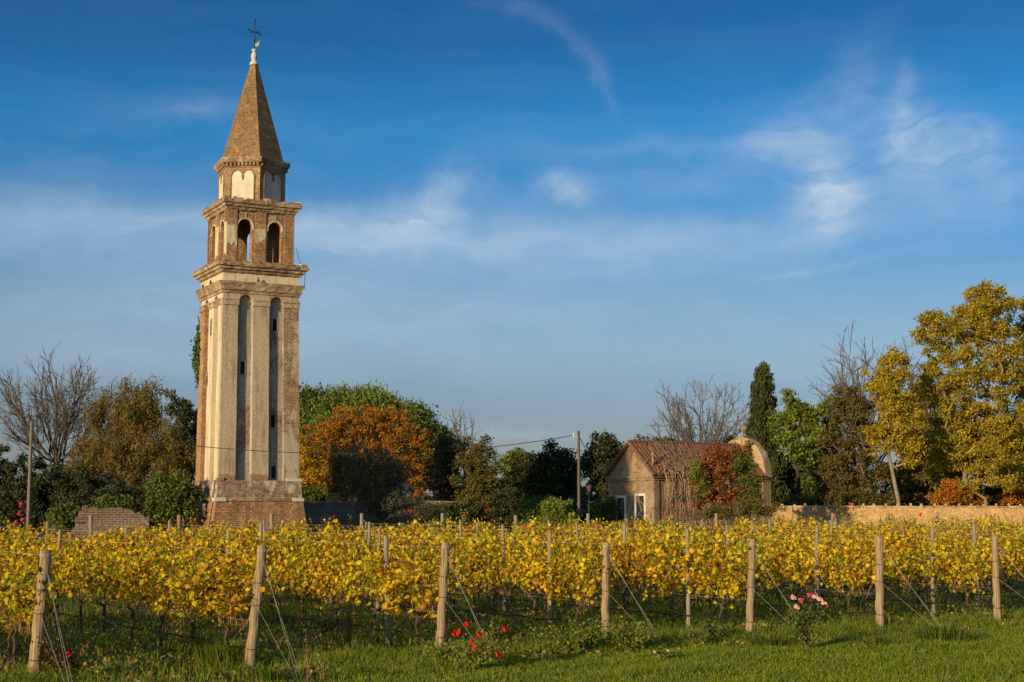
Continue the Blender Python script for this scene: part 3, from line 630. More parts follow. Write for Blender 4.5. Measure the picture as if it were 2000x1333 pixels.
def leaf_mesh(name, C, size, mat, shape=LEAF2, up=None, spread=1.0, faces=None, var=.35):
    C = np.asarray(C, float); n = len(C); s = size * (1 + RS.uniform(-var, var, n)); M = rotmats(n, up, spread)
    k = len(shape); V = np.einsum('nij,kj->nki', M, shape) * s[:, None, None] + C[:, None, :]
    fc = np.array([list(range(k))]) if faces is None else np.array(faces)
    Fc = (fc[None] + (np.arange(n) * k)[:, None, None]).reshape(-1, fc.shape[1])
    return mesh_np(name, V.reshape(-1, 3), Fc, mat)
def skeleton(trunk, pts, wl=.35, step=.9, jit=.12, sag=0.0):
    """grow branches from trunk polyline nodes to attractor points -> nodes, parent"""
    N = [np.array(p, float) for p in trunk]; par = [-1] + list(range(len(trunk) - 1)); pl = [0.0]
    for i in range(1, len(N)): pl.append(pl[-1] + np.linalg.norm(N[i] - N[i - 1]) * .25)
    nn = len(N); cap = nn + len(pts) * 8 + 10; A = np.zeros((cap, 3)); A[:nn] = N; P = np.zeros(cap); P[:nn] = pl; first = max(1, nn // 2)
    pts = np.asarray(pts); order = np.argsort(np.linalg.norm(pts - A[nn - 1], axis=1))
    for k in order:
        p = pts[k]; d = A[first:nn] - p; D = np.linalg.norm(d, axis=1); back = np.maximum(0, A[first:nn, 2] - p[2])
        j = first + int(np.argmin(D + wl * P[first:nn] + .5 * back)); q = A[j].copy(); L = np.linalg.norm(p - q); ns = max(1, min(7, int(L / step)))
        up = np.array([0, 0, 1.0]); prev = j; base = P[j]
        for i in range(1, ns + 1):
            t = i / ns; v = q + (p - q) * t + up * sag * L * math.sin(math.pi * t) + (RS.normal(size=3) * jit * L / ns if i < ns else 0)
            A[nn] = v; P[nn] = base + L * t; par.append(prev); prev = nn; nn += 1
            if nn >= cap - 2: return A[:nn], par
    return A[:nn], par
def tubes(name, A, par, mat, r0=.012, ex=2.2, k=5, rmax=None, kfac=1.0, cull=None):
    n = len(A); w = np.zeros(n); kids = np.zeros(n, int)
    for i in range(n - 1, 0, -1):
        if kids[i] == 0: w[i] += r0 ** ex
        w[par[i]] += w[i]; kids[par[i]] += 1
    r = w ** (1 / ex)
    if rmax and r.max() > 0:
        m = r.max(); g = (np.log(r / r0).clip(0) / max(1e-6, math.log(m / r0))); r = r0 * np.exp(g * math.log(max(rmax, r0 * 1.5) / r0))
    i1 = np.arange(1, n); i0 = np.array(par[1:]); a, b = A[i0], A[i1]; t = b - a; L = np.linalg.norm(t, axis=1); ok = L > 1e-4; i0, i1, a, b, t, L = i0[ok], i1[ok], a[ok], b[ok], t[ok], L[ok]
    t = t / L[:, None]; ref = np.where(np.abs(t[:, 2:3]) < .9, np.array([[0, 0, 1.]]), np.array([[1., 0, 0]])); u = np.cross(t, ref); u /= np.linalg.norm(u, axis=1)[:, None]; v = np.cross(t, u)
    ang = np.arange(k) * 2 * math.pi / k; ring = u[:, None] * np.cos(ang)[None, :, None] + v[:, None] * np.sin(ang)[None, :, None]
    ra = np.minimum(r[i0], r[i1] * 1.6); V = np.concatenate([a[:, None] + ring * ra[:, None, None], b[:, None] + t[:, None] * (r[i1] * .3)[:, None, None] + ring * r[i1][:, None, None]], 1)
    E = len(i0); j = np.arange(k); f = np.stack([j, (j + 1) % k, k + (j + 1) % k, k + j], 1); Fc = (f[None] + (np.arange(E) * 2 * k)[:, None, None]).reshape(-1, 4)
    return mesh_np(name, V.reshape(-1, 3), Fc, mat, smooth=True)
def crown_pts(ells, d, n, depth=.8, surf=.5, base=None):
    """ells: (px, py, rx, ry[, weight]) ellipses in photo units at distance d"""
    w = np.array([e[2] * e[3] * (e[4] if len(e) > 4 else 1) for e in ells], float); w /= w.sum(); out = []
    idx = RS.choice(len(ells), n, p=w)
    for i in idx:
        e = ells[i]; c = np.array(at(e[0], e[1], d)); rx = e[2] * d / F; rz = e[3] * d / F
        v = RS.normal(size=3); v /= np.linalg.norm(v); v *= RS.rand() ** surf
        out.append(c + v * np.array([rx, (rx + rz) / 2 * depth, rz]))
    out = np.array(out); out[:, 2] = np.maximum(out[:, 2], .15); return out
def make_tree(name, label, cat, d, base_px, ells, leafmat, barkmat, ncl=150, nleaf=6000, lsize=.22, clump=.45, trunk_py=None, rt=.2, r0=.012, shape=LEAF2, up=None, spread=1.0, depth=.8, surf=.5, wl=.35, sag=0, group=None, twigs=0, flat=.7, lean=None, crownname='crown', wob=.12, dens=None, k=5, tsplit=3, ex=2.2, step=.9):
    bx, by, _ = at(base_px, 990, d); root = empty(name, (bx, by, 0), 0, label, cat, group); o = np.array([bx, by, 0])
    ells = [(e[0], e[1], e[2] * 1.07, e[3] * 1.05) + tuple(e[4:]) for e in ells]; P = crown_pts(ells, d, ncl, depth, surf); 
    if dens is not None: P = P[[dens(p) for p in P]]
    nleaf = int(nleaf * 1.6); lsize *= .8
    fz = at(base_px, trunk_py, d)[2] if trunk_py else 1.2; tx = at(lean if lean else base_px, trunk_py or 960, d)[0] - bx
    tr = [(tx * (i / 5) ** 1.2, 0.05 * math.sin(i * 1.7), fz * i / 5) for i in range(6)]
    S = P - o
    if twigs: S = np.concatenate([S, crown_pts(ells, d, twigs, depth, surf * .7) - o])
    A, par = skeleton(tr, S, wl, step, wob, sag)
    link('trunk', tubes('trunk', A, par, barkmat, r0, ex, k, rt), root)
    if nleaf:
        c = P[RS.randint(0, len(P), nleaf)] - o; s = clump * RS.uniform(.5, 1.4, len(P)); g = RS.normal(size=(nleaf, 3)); g /= np.linalg.norm(g, axis=1)[:, None] + 1e-9
        rad = clump * RS.uniform(.6, 1.5, nleaf) * RS.rand(nleaf) ** .45
        L = c + g * rad[:, None] * np.array([1, 1, flat]); L[:, 2] = np.maximum(L[:, 2], .05)
        link(crownname, leaf_mesh(crownname, L, lsize, leafmat, shape, None if up is None else np.array(up, float), spread), root)
    return root
# palettes (linear colours of the leaves themselves)
G1 = (.05, .075, .018); G2 = (.08, .11, .022); G3 = (.13, .16, .026); Y1 = (.42, .28, .018); Y2 = (.52, .36, .025); Y3 = (.30, .25, .02); O1 = (.58, .22, .015); O2 = (.40, .14, .015); B1 = (.17, .09, .03); B2 = (.09, .05, .025)
L_pine = m_leaf('pine_needles', [G2, G3, (.05, .08, .018), (.15, .19, .03), (.10, .14, .025)], .2, bright=1.5)
L_orange = m_leaf('orange_leaves', [O1, O2, B1, Y1, O1, (.62, .30, .02), (.42, .15, .02), O1], .35, bright=.82)
L_yellowmaple = m_leaf('golden_leaves', [Y1, Y2, (.5, .25, .015), Y3, (.45, .22, .02)], .4)
L_poplar = m_leaf('autumn_poplar_leaves', [Y3, Y1, (.30, .26, .02), G3, (.42, .32, .02), (.24, .16, .02), (.20, .20, .02), (.48, .34, .02)], .4, bright=1.2)
L_poplar2 = m_leaf('yellow_poplar_leaves', [Y1, Y2, Y3, (.36, .30, .02), (.22, .2, .02)], .4, bright=1.15)
L_dark = m_leaf('dark_evergreen_leaves', [(.045, .06, .02), (.03, .042, .015), (.07, .085, .025), (.045, .055, .018), (.09, .08, .025)], .2)
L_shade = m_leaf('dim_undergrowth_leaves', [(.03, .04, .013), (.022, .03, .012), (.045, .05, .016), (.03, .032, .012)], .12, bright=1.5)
L_green = m_leaf('green_leaves', [G2, G3, (.13, .17, .025), G1], .35, bright=1.15)
L_bgreen = m_leaf('bright_green_leaves', [G3, (.16, .2, .03), (.2, .22, .03), G2], .4, bright=1.35)
L_tam = m_leaf('tamarisk_sprays', [(.13, .095, .025), (.17, .11, .03), (.09, .085, .025), (.2, .13, .035), (.07, .07, .02)], .3, bright=1.5)
L_brown = m_leaf('russet_leaves', [(.30, .10, .03), (.22, .07, .025), (.36, .15, .04), B1, (.16, .05, .02)], .3)
L_pink = m_leaf('mixed_pink_green_leaves', [G2, G3, (.2, .095, .04), (.12, .15, .025), (.17, .07, .035), (.15, .17, .03), (.10, .07, .03)], .3)
L_cyp = m_leaf('cypress_sprays', [(.045, .06, .018), (.06, .07, .02), (.035, .05, .015), (.085, .09, .025)], .12)
L_olive = m_leaf('grey_olive_sprays', [(.10, .09, .045), (.075, .075, .04), (.05, .055, .03)], .2)
L_wine = m_leaf('dull_red_green_leaves', [(.09, .075, .03), (.15, .08, .035), (.07, .08, .025), (.17, .085, .04)], .25)
L_dim = m_leaf('slender_dark_leaves', [(.15, .13, .06), (.18, .15, .07), (.11, .11, .05), (.24, .19, .08)], .2)

BARE = 'bare autumn trees'
def bare_tree(label, d, base_px, fork_py, ell, nstem, r0=.013, rt=.2, lean=.9, kids=8, kid2=4, seed=1, inner=.2, lo=-.3):
    """ell: (px, py, rx, ry) dome the branch tips reach; stems fan out of the fork and curve up"""
    rr = np.random.RandomState(seed); bx, by, _ = at(base_px, 990, d); root = empty('bare_tree', (bx, by, 0), 0, label, 'tree', BARE)
    fz = at(base_px, fork_py, d)[2]; ec = np.array(at(ell[0], ell[1], d)) - np.array([bx, by, 0]); er = np.array([ell[2], ell[2] * .8, ell[3]]) * d / F
    A = []; par = []
    def add(p, q): A.append(np.array(p, float)); par.append(q); return len(A) - 1
    j = add((0, 0, 0), -1)
    for s in range(1, 4): j = add((rr.normal() * .05, rr.normal() * .05, fz * s / 3), j)
    def branch(j, tgt, n, curve, wob):
        p0 = A[j].copy(); L = np.linalg.norm(tgt - p0); out = []; off = np.zeros(3)
        for s in range(1, n + 1):
            t = s / n; h = p0 + (tgt - p0) * t; h[2] += -curve * L * math.sin(math.pi * t) * (1 if curve > 0 else 1); off = off * .7 + rr.normal(size=3) * wob * L / n; j = add(h + off, j); out.append(j)
        return out
    def sub(stem, n, lf, lvl):
        for _ in range(n):
            s = rr.randint(max(1, len(stem) // 4), len(stem)); b = A[stem[s]]; a = A[stem[s - 1]]; dr = b - a; dr /= np.linalg.norm(dr) + 1e-9
            v = dr + rr.normal(size=3) * .45 + np.array([0, 0, .22]); v /= np.linalg.norm(v); L = lf * (1.15 - .6 * s / len(stem)) * rr.uniform(.6, 1.2)
            st = branch(stem[s], b + v * L, 5 if lvl == 1 else 3, .03, .12)
            if lvl < 2: sub(st, kid2, lf * .45, lvl + 1)
            elif lvl == 2 and rr.rand() < .5: branch(st[1], A[st[1]] + (v + rr.normal(size=3) * .4) * L * .5, 2, 0, .1)
    for q in range(nstem):
        az = 2 * math.pi * (q + rr.rand() * .6) / nstem; sp = inner + (1 - inner) * rr.rand() ** .42
        up = lo + (1 - lo) * math.sqrt(max(0, 1 - sp * sp)) * rr.uniform(.85, 1.0)
        tgt = ec + er * np.array([sp * math.cos(az) * rr.uniform(.9, 1), sp * math.sin(az), up])
        L = np.linalg.norm(tgt - A[3]); st = branch(3 if q % 3 else 2, tgt, 9, .055 * sp, .10)
        sub(st, kids, L * .42, 1)
    link('trunk', tubes('trunk', np.array(A), par, M_barktwig, r0, 2.4, 4, rt), root)
bare_tree('large bare spreading tree at the left edge, behind the leaning wooden pole', 92, 108, 905, (112, 805, 132, 82), 22, .0105, .26, kids=12, kid2=5, seed=3, lo=-.5)
bare_tree('thin bare upright branches rising behind the right edge of the umbrella pine', 100, 908, 925, (906, 850, 34, 55), 8, .013, .1, kids=4, kid2=2, seed=5)
bare_tree('bare fan-shaped many-stemmed tree rising behind the chapel roof', 94, 1372, 925, (1370, 850, 98, 84), 26, .0105, .12, kids=8, kid2=4, seed=8)
bare_tree('bare tree with thin twigs showing above the brownish tree at right', 100, 1690, 900, (1700, 770, 108, 92), 20, .0115, .2, kids=8, kid2=4, seed=11)

make_tree('tamarisk_tree', 'feathery brown-green tamarisk tree between the bare tree and the bell tower', 'tree', 84, 250, [(215, 880, 60, 60), (265, 840, 50, 80), (290, 800, 24, 50, 1.3), (250, 790, 22, 40, 1.1), (195, 810, 26, 40), (315, 880, 55, 65), (350, 905, 40, 45), (180, 900, 40, 45), (240, 930, 80, 45)], L_tam, M_barkgrey, 330, 30000, .3, .5, 960, .2, .01, NEED, (0, 0, .7), .8, flat=1.2, wl=.3, twigs=100)
make_tree('leafy_tree', 'dark round-leafed tree directly left of the bell tower', 'tree', 90, 360, [(335, 795, 18, 32), (365, 815, 26, 36), (345, 850, 32, 40), (385, 845, 25, 60), (375, 900, 40, 50)], L_dark, M_barkdark, 120, 4500, .26, .42, 950, .16)
for i, (px, py, rx, ry, d, lab, m_) in enumerate([
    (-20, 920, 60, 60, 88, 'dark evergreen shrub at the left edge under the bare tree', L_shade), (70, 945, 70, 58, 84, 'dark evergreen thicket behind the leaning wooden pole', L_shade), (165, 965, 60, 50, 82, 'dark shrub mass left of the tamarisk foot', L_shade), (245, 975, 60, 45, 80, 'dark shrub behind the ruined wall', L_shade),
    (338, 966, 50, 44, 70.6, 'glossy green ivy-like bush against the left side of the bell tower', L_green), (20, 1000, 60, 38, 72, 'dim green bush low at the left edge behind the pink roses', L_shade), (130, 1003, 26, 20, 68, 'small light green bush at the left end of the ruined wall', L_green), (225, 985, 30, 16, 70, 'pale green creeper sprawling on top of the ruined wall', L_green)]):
    make_tree('shrub', lab, 'shrub', d, px, [(px, py, rx, ry), (px + rx * .5, py + ry * .3, rx * .6, ry * .7), (px - rx * .5, py + ry * .35, rx * .6, ry * .7), (px, py + ry * .7, rx, ry * .7)], m_, M_barkdark, int(60 + rx), int(rx * ry * 2.6) + 900, .2, .34, None, .08, step=.6)
make_tree('umbrella_pine', 'broad dome-shaped dark green umbrella pine right of the bell tower', 'tree', 106, 700, [(640, 850, 75, 80), (700, 850, 100, 85), (770, 870, 90, 72), (835, 890, 58, 52), (590, 860, 45, 85)], L_dark, M_barkdark, 60, 15000, .34, 1.3, 960, .4, surf=.33)
# pine tufts on the dome surface
def dome_tufts(root, d, ells, n, size, mat, up):
    pts = crown_pts(ells, d, n, .8, .12); bx, by, _ = root.location; C = []
    for p in pts: C.append(p + RS.normal(size=(44, 3)) * np.array([.26, .26, .3]))
    C = np.concatenate(C) - np.array([bx, by, 0]); link('needle_tufts', leaf_mesh('needle_tufts', C, size, mat, np.array([[0, -.5, 0], [.13, 0, .02], [0, .5, 0], [-.13, 0, .02]]), np.array([0, 0, 1.]), .75), root)
dome_tufts([o for o in COL.objects if o.name == 'umbrella_pine'][0], 106, [(640, 848, 85, 88), (700, 848, 105, 90), (770, 866, 95, 78), (838, 886, 60, 58), (590, 858, 45, 92)], 1500, .34, L_pine, 1)
make_tree('autumn_tree', 'wide domed tree of orange and brown leaves in front of the umbrella pine', 'tree', 90, 705, [(715, 882, 132, 88, 2), (700, 820, 60, 30), (820, 930, 34, 44), (625, 890, 34, 50), (800, 965, 45, 20, .5)], L_orange, M_barkgrey, 620, 17000, .18, .3, 930, .22, .012, depth=.6, surf=.3, twigs=300, wl=.28, step=.8)
make_tree('golden_tree', 'bright yellow-orange tree touching the right side of the bell tower', 'tree', 86, 600, [(600, 880, 28, 34), (598, 930, 26, 50), (625, 935, 32, 32), (590, 960, 30, 20)], L_yellowmaple, M_barkdark, 130, 4200, .2, .34, 960, .1)
make_tree('shrub', 'dark green bush with yellow flecks at the right foot of the bell tower', 'shrub', 83, 625, [(610, 970, 45, 22), (640, 980, 30, 14)], L_green, M_barkdark, 60, 2600, .17, .3, None, .06)
make_tree('upright_bush', 'dark broom-like bush of upright stems in front of the orange tree', 'shrub', 80.5, 740, [(735, 925, 48, 42), (690, 920, 18, 48), (775, 935, 26, 36), (740, 965, 66, 24)], L_dim, M_barkgrey, 420, 5200, .30, .3, 985, .05, .008, NEED, (0, 0, 1), .28, flat=1.6, wl=.05, surf=.5)
make_tree('slender_bush', 'thin upright bush with yellow-green leaves left of the broom-like bush', 'shrub', 81.5, 668, [(660, 920, 20, 55), (655, 960, 22, 22)], L_pink, M_barkpale, 90, 2200, .15, .3, 985, .05, .008, wl=.05)
make_tree('bramble_heap', 'tangled grey heap of bare brambles on top of the grey wall', 'shrub', 77.5, 750, [(745, 985, 50, 28), (800, 995, 50, 20), (840, 1000, 40, 20)], L_olive, M_barkgrey, 260, 2600, .16, .3, None, .03, .009, wl=.05, twigs=200, wob=.3)
make_tree('leafy_tree', 'dull reddish-dark tree between the umbrella pine and the pink-leafed tree', 'tree', 88, 880, [(885, 880, 34, 34), (870, 930, 36, 50), (900, 960, 50, 40)], L_wine, M_barkdark, 130, 8000, .17, .4, 960, .12)
make_tree('conical_tree', 'conical tree with mixed pink and green leaves right of the umbrella pine', 'tree', 78, 945, [(935, 885, 36, 34), (930, 930, 42, 45), (960, 960, 45, 45), (935, 985, 50, 25)], L_pink, M_barkdark, 170, 9500, .17, .36, 990, .1)
DK = 'dark trees beyond the vineyard'
make_tree('leafy_tree', 'dark tree just right of the conical pink-leafed tree', 'tree', 98, 1045, [(1040, 905, 36, 28), (1030, 950, 45, 45), (1000, 960, 40, 40)], L_dark, M_barkdark, 110, 6000, .24, .5, 960, .15, group=DK)
make_tree('leafy_tree', 'dark tree immediately left of the tall utility pole', 'tree', 96, 1090, [(1085, 895, 34, 28), (1100, 930, 30, 40), (1070, 950, 40, 40)], L_dark, M_barkdark, 110, 5600, .24, .48, 960, .15, group=DK)
make_tree('leafy_tree', 'tall dark tree between the utility pole and the chapel', 'tree', 94, 1180, [(1185, 868, 30, 24), (1195, 900, 42, 40), (1165, 925, 26, 40), (1195, 960, 34, 26), (1148, 900, 14, 30)], L_dark, M_barkdark, 110, 6200, .24, .45, 965, .15, group=DK)
make_tree('umbrella_pine', 'small distant pine with pale green top behind the dark trees', 'tree', 130, 1010, [(1005, 895, 26, 14), (1015, 915, 34, 16)], L_bgreen, M_barkdark, 40, 3000, .34, .6, 960, .2)
make_tree('leafy_tree', 'low dark tree whose top shows above the chapel ridge', 'tree', 92, 1262, [(1260, 868, 16, 16), (1290, 876, 40, 20), (1325, 872, 14, 14), (1290, 930, 50, 50)], L_dark, M_barkdark, 90, 3600, .24, .42, 960, .12, group=DK)
make_tree('leafy_tree', 'small dark tree behind the rounded gable of the chapel', 'tree', 92, 1435, [(1432, 862, 20, 16), (1440, 920, 40, 50)], L_dark, M_barkdark, 60, 2000, .24, .4, 960, .12, group=DK)
for px, py, rx, ry, d, lab, m_ in [(1000, 985, 60, 28, 74, 'dark green undergrowth right of the conical pink-leafed tree', L_dark), (1060, 995, 45, 24, 70, 'dark leafy bush left of the utility pole foot', L_green), (1092, 990, 30, 20, 62, 'bright green leafy bush in front of the utility pole foot', L_bgreen), (1178, 992, 24, 22, 76, 'dark bush beside the left corner of the chapel', L_green), (890, 1000, 50, 20, 73, 'dark undergrowth at the foot of the conical tree', L_dark)]:
    make_tree('shrub', lab, 'shrub', d, px, [(px, py, rx, ry), (px, py + ry, rx, ry)], m_, M_barkdark, 60, int(rx * ry * 2.2) + 900, .16, .3, None, .05, step=.6)
make_tree('cypress', 'tall dark pointed cypress behind the chapel', 'tree', 92, 1492, [(1490, 745, 13, 28, 1.8), (1490, 790, 22, 50, 1.5), (1492, 850, 28, 60), (1495, 920, 36, 55), (1500, 965, 36, 28)], L_cyp, M_barkdark, 420, 30000, .24, .24, 975, .2, shape=NEED * np.array([2.2, 1, 1]), up=(0, 0, 1), spread=.35, surf=.25, flat=1.5)
make_tree('leafy_tree', 'loose bright green tree immediately right of the cypress', 'tree', 88, 1560, [(1550, 800, 28, 40), (1580, 825, 30, 38), (1530, 830, 22, 40), (1560, 870, 44, 40), (1600, 810, 18, 26, .7)], L_bgreen, M_barkdark, 150, 5200, .24, .42, 940, .13, surf=.4)
make_tree('leafy_tree', 'deep dark tree low between the cypress and the yellow trees', 'tree', 94, 1540, [(1540, 940, 60, 50), (1600, 930, 50, 55), (1480, 945, 45, 45)], L_dark, M_barkdark, 110, 7500, .26, .5, 970, .14, group=DK)
make_tree('leafy_tree', 'brownish green tree with reaching bare twigs, left of the yellow tree', 'tree', 86, 1700, [(1655, 790, 34, 40), (1680, 830, 60, 50), (1650, 880, 50, 50), (1680, 930, 60, 45), (1630, 945, 40, 34)], m_leaf('olive_brown_leaves', [B1, (.12, .09, .025), (.17, .12, .03), G2, (.2, .14, .025), B2], .3), M_barkgrey, 260, 9500, .19, .4, 960, .14, .012, twigs=200, surf=.4)
make_tree('yellow_tree', 'golden yellow tree with a leaning trunk in front of the garden trees', 'tree', 82, 1765, [(1745, 715, 26, 34), (1740, 770, 44, 44), (1765, 820, 44, 50), (1730, 850, 40, 40), (1780, 870, 34, 40), (1700, 740, 18, 20, .6)], L_poplar2, M_barkpale, 210, 9500, .2, .38, 915, .12, .012, lean=1742, surf=.42)
big = make_tree('yellow_tree', 'huge yellow-green tree filling the right edge of the picture', 'tree', 86, 1900, [(1920, 620, 62, 62), (1850, 660, 62, 60), (1960, 700, 60, 70), (1870, 750, 66, 70), (1960, 820, 60, 70), (1880, 850, 60, 70), (1930, 600, 40, 50), (1970, 900, 50, 50), (1810, 640, 26, 30, .7), (1840, 900, 34, 40, .6)], L_poplar, M_barkpale, 700, 34000, .20, .40, 940, .2, .011, lean=1885, surf=.42, twigs=60)
make_tree('yellow_tree', 'yellow-green tree half cut off by the right edge of the picture', 'tree', 90, 2035, [(2010, 610, 40, 60), (2040, 680, 60, 80), (2020, 800, 60, 80), (2040, 900, 60, 60)], L_poplar, M_barkpale, 380, 15000, .21, .40, 940, .3, surf=.42)
make_tree('yellow_tree', 'yellow-green tree standing wholly outside the right edge of the picture', 'tree', 93, 2260, [(2250, 640, 80, 80), (2230, 760, 100, 90), (2280, 880, 100, 80)], L_poplar, M_barkpale, 260, 9000, .24, .55, 940, .25)
make_tree('slender_tree', 'cluster of thin pale stems with sparse yellow leaves under the huge yellow tree', 'tree', 82, 1925, [(1930, 900, 36, 50), (1900, 940, 26, 30), (1960, 950, 26, 26)], L_poplar2, M_barkpale, 50, 1500, .19, .3, 975, .09, wl=.02)
make_tree('shrub', 'bright orange shrub under the huge yellow tree', 'shrub', 83, 1870, [(1870, 960, 34, 26), (1845, 975, 26, 16), (1905, 975, 20, 14)], L_orange, M_barkdark, 90, 3400, .18, .3, 980, .05)
make_tree('shrub', 'orange shrub low at the right edge behind the brick wall', 'shrub', 84, 1985, [(1985, 970, 30, 20)], L_orange, M_barkdark, 40, 1300, .18, .3, 985, .05)
make_tree('leafy_tree', 'deep dark tree behind the orange shrub and the yellow trees', 'tree', 98, 1830, [(1800, 860, 70, 100), (1860, 900, 90, 90), (1780, 950, 90, 50), (1930, 900, 80, 90), (1980, 850, 60, 100)], L_dark, M_barkdark, 220, 15000, .3, .7, 970, .2, group=DK)
make_tree('shrub', 'olive undergrowth with yellow flecks behind the left part of the brick wall', 'shrub', 85, 1650, [(1650, 975, 60, 22), (1720, 975, 40, 18), (1580, 980, 40, 14)], L_pink, M_barkdark, 110, 3800, .17, .34, None, .05)
make_tree('leafy_tree', 'dim olive-brown tree filling the space between the golden yellow tree and the huge one', 'tree', 92, 1815, [(1815, 745, 36, 60), (1800, 820, 50, 70), (1830, 890, 50, 70), (1790, 930, 50, 45)], L_tam, M_barkgrey, 200, 9000, .26, .45, 960, .16)
make_tree('leafy_tree', 'olive green tree spreading low between the bright green and the brownish tree', 'tree', 91, 1625, [(1620, 820, 34, 44), (1610, 880, 44, 50), (1640, 930, 44, 50), (1590, 935, 40, 45)], L_green, M_barkgrey, 150, 6500, .22, .42, 960, .12)
make_tree('shrub', 'dim bush closing the gap below the right side of the orange tree', 'shrub', 93, 855, [(855, 962, 50, 26), (890, 975, 40, 22)], L_wine, M_barkdark, 60, 2600, .2, .36, None, .06)
make_tree('shrub', 'dark bush behind the foot of the leaning golden tree', 'shrub', 96, 1790, [(1795, 962, 60, 30), (1740, 972, 40, 20)], L_dark, M_barkdark, 70, 3400, .22, .4, None, .06)
# russet bush and creeper on the chapel
make_tree('russet_bush', 'russet brown bush with green patches growing against the chapel', 'shrub', 69.5, 1432, [(1395, 905, 32, 32), (1382, 945, 30, 34), (1412, 965, 34, 24), (1432, 915, 26, 26), (1415, 880, 30, 12, .8), (1452, 885, 16, 10, .6), (1370, 975, 18, 18, .6), (1442, 960, 20, 20, .6)], L_brown, M_barkdark, 130, 7000, .15, .24, 985, .11, lean=1418, surf=.4)
make_tree('ivy_bush', 'green leafed shrub growing through the left of the russet bush', 'shrub', 69, 1362, [(1362, 928, 14, 26), (1375, 960, 16, 20, .6)], L_bgreen, M_barkdark, 40, 1100, .13, .2, 990, .05)
make_tree('ivy_bush', 'dark green leafed shrub right of the russet bush before the chapel end', 'shrub', 69, 1462, [(1462, 945, 20, 26), (1450, 905, 26, 20), (1465, 975, 26, 16), (1475, 930, 10, 10, .6)], L_green, M_barkdark, 80, 3200, .13, .24, 990, .06)
make_tree('ivy_bush', 'tuft of climbing leaves at the foot of the chapel cross', 'shrub', 74.5, 1462, [(1462, 880, 10, 24), (1462, 905, 10, 20)], L_pink, M_barkdark, 30, 600, .13, .16, None, .02)
make_tree('shrub', 'low russet and green growth along the foot of the chapel long wall', 'shrub', 66, 1470, [(1480, 995, 50, 16), (1400, 1003, 50, 12)], L_pink, M_barkdark, 70, 2600, .12, .22, None, .03)
# bare creeper: wavering stems hugging wall and roof
def creeper():
    r = empty('climbing_vine', (cxx, cyy, 0), CG, 'tan leafless creeper hanging over the chapel roof and its long wall', 'creeper'); mb = MB(); rr = random.Random(4)
    for k in range(230):
        x = rr.triangular(.1, 6.4, 2.0); z = rr.uniform(.6, ze + .1); ln = rr.uniform(.5, 1.9); p = [(x, -.08 - rr.uniform(0, .16), min(z, ze - .05))]
        for s in range(5): q = p[-1]; p.append((q[0] + rr.uniform(-.14, .16), -.06 - rr.uniform(0, .22), max(.05, q[2] - ln / 5)))
        mb.tube(p, rr.uniform(.006, .011), 3, False)
    sl = (zr - ze) / (CW / 2)
    for k in range(170):
        x = rr.triangular(.35, 4.6, 1.6); t = rr.triangular(-.25, 1.25, .0); p = [(x, t, ze + sl * t + .18)]; a = rr.uniform(-.4, 3.5)
        for s in range(5):
            q = p[-1]; a += rr.uniform(-.6, .6); t = min(1.8, max(-.4, q[1] + .22 * math.sin(a))); p.append((q[0] + .22 * math.cos(a), t, ze + sl * t + rr.uniform(.14, .4)))
        mb.tube(p, .012, 3, False)
    for k in range(90):
        x = rr.uniform(.4, 5.2); p = [(x, -.3, ze + rr.uniform(-.1, .2))]
        for s in range(4): q = p[-1]; p.append((q[0] + rr.uniform(-.1, .1), -.28 - rr.uniform(0, .15), q[2] - rr.uniform(.15, .4)))
        mb.tube(p, rr.uniform(.006, .011), 3, False)
    mb.build('stems', m_plain('dry_creeper_stem', (.33, .23, .14), .3, 5), r)
    mb = MB()
    for k in range(70):
        y = rr.uniform(.3, CW - .2); z = rr.uniform(ze - 1.6, ze - .1); p = [(-.07, y, z)]
        for s in range(5): q = p[-1]; p.append((-.05 - rr.uniform(0, .04), q[1] + rr.uniform(-.2, .2), q[2] - rr.uniform(.02, .22)))
        mb.tube(p, .009, 3, False)
    mb.build('stems', MATS['dry_creeper_stem'], r)
creeper()
# ivy on the far left edge of the tower
def ivy():
    f = side(3, S0); C = []
    for py, w, n in ((672, .26, 200), (690, .24, 190), (715, .24, 190), (735, .16, 90), (648, .1, 30), (630, .08, 16)):
        z = tz(py, 388) + .4
        for _ in range(n): C.append(f(RS.normal() * w * .5 + .05, abs(RS.normal()) * w * .55, z + RS.normal() * .28))
    r = empty('ivy', (cx, TD, 0), TROT, 'clump of green ivy clinging high on the left edge of the bell tower', 'ivy'); link('foliage', leaf_mesh('foliage', C, .17, L_green), r)
ivy()
make_tree('leafy_tree', 'unseen tall dark tree outside the picture to the left, added to shade the chapel gable', 'tree', 44, -190, [(-188, 400, 100, 150), (-188, 300, 80, 110), (-200, 480, 80, 80)], L_dark, M_barkdark, 200, 9000, .34, .7, 560, .22)  # unseen tree added to throw its shadow across the chapel gable
# far woods closing the horizon
def woods():
    C = []
    for k in range(26000):
        px = RS.uniform(-250, 2250); d = RS.uniform(125, 150); h = 3.6 + 1.6 * math.sin(px * .013) + 1.0 * math.sin(px * .041 + 2) ; u = RS.rand() ** .8
        if 1130 < px < 1170 and RS.rand() < .6: h *= .4
        x = at(px, 990, d)[0]; C.append((x, d, max(.1, h * u)))
    tag(link('distant_woods', leaf_mesh('distant_woods', C, .95, L_dark)), 'dark line of distant woods beyond the garden', 'woods', kind='stuff')
woods()
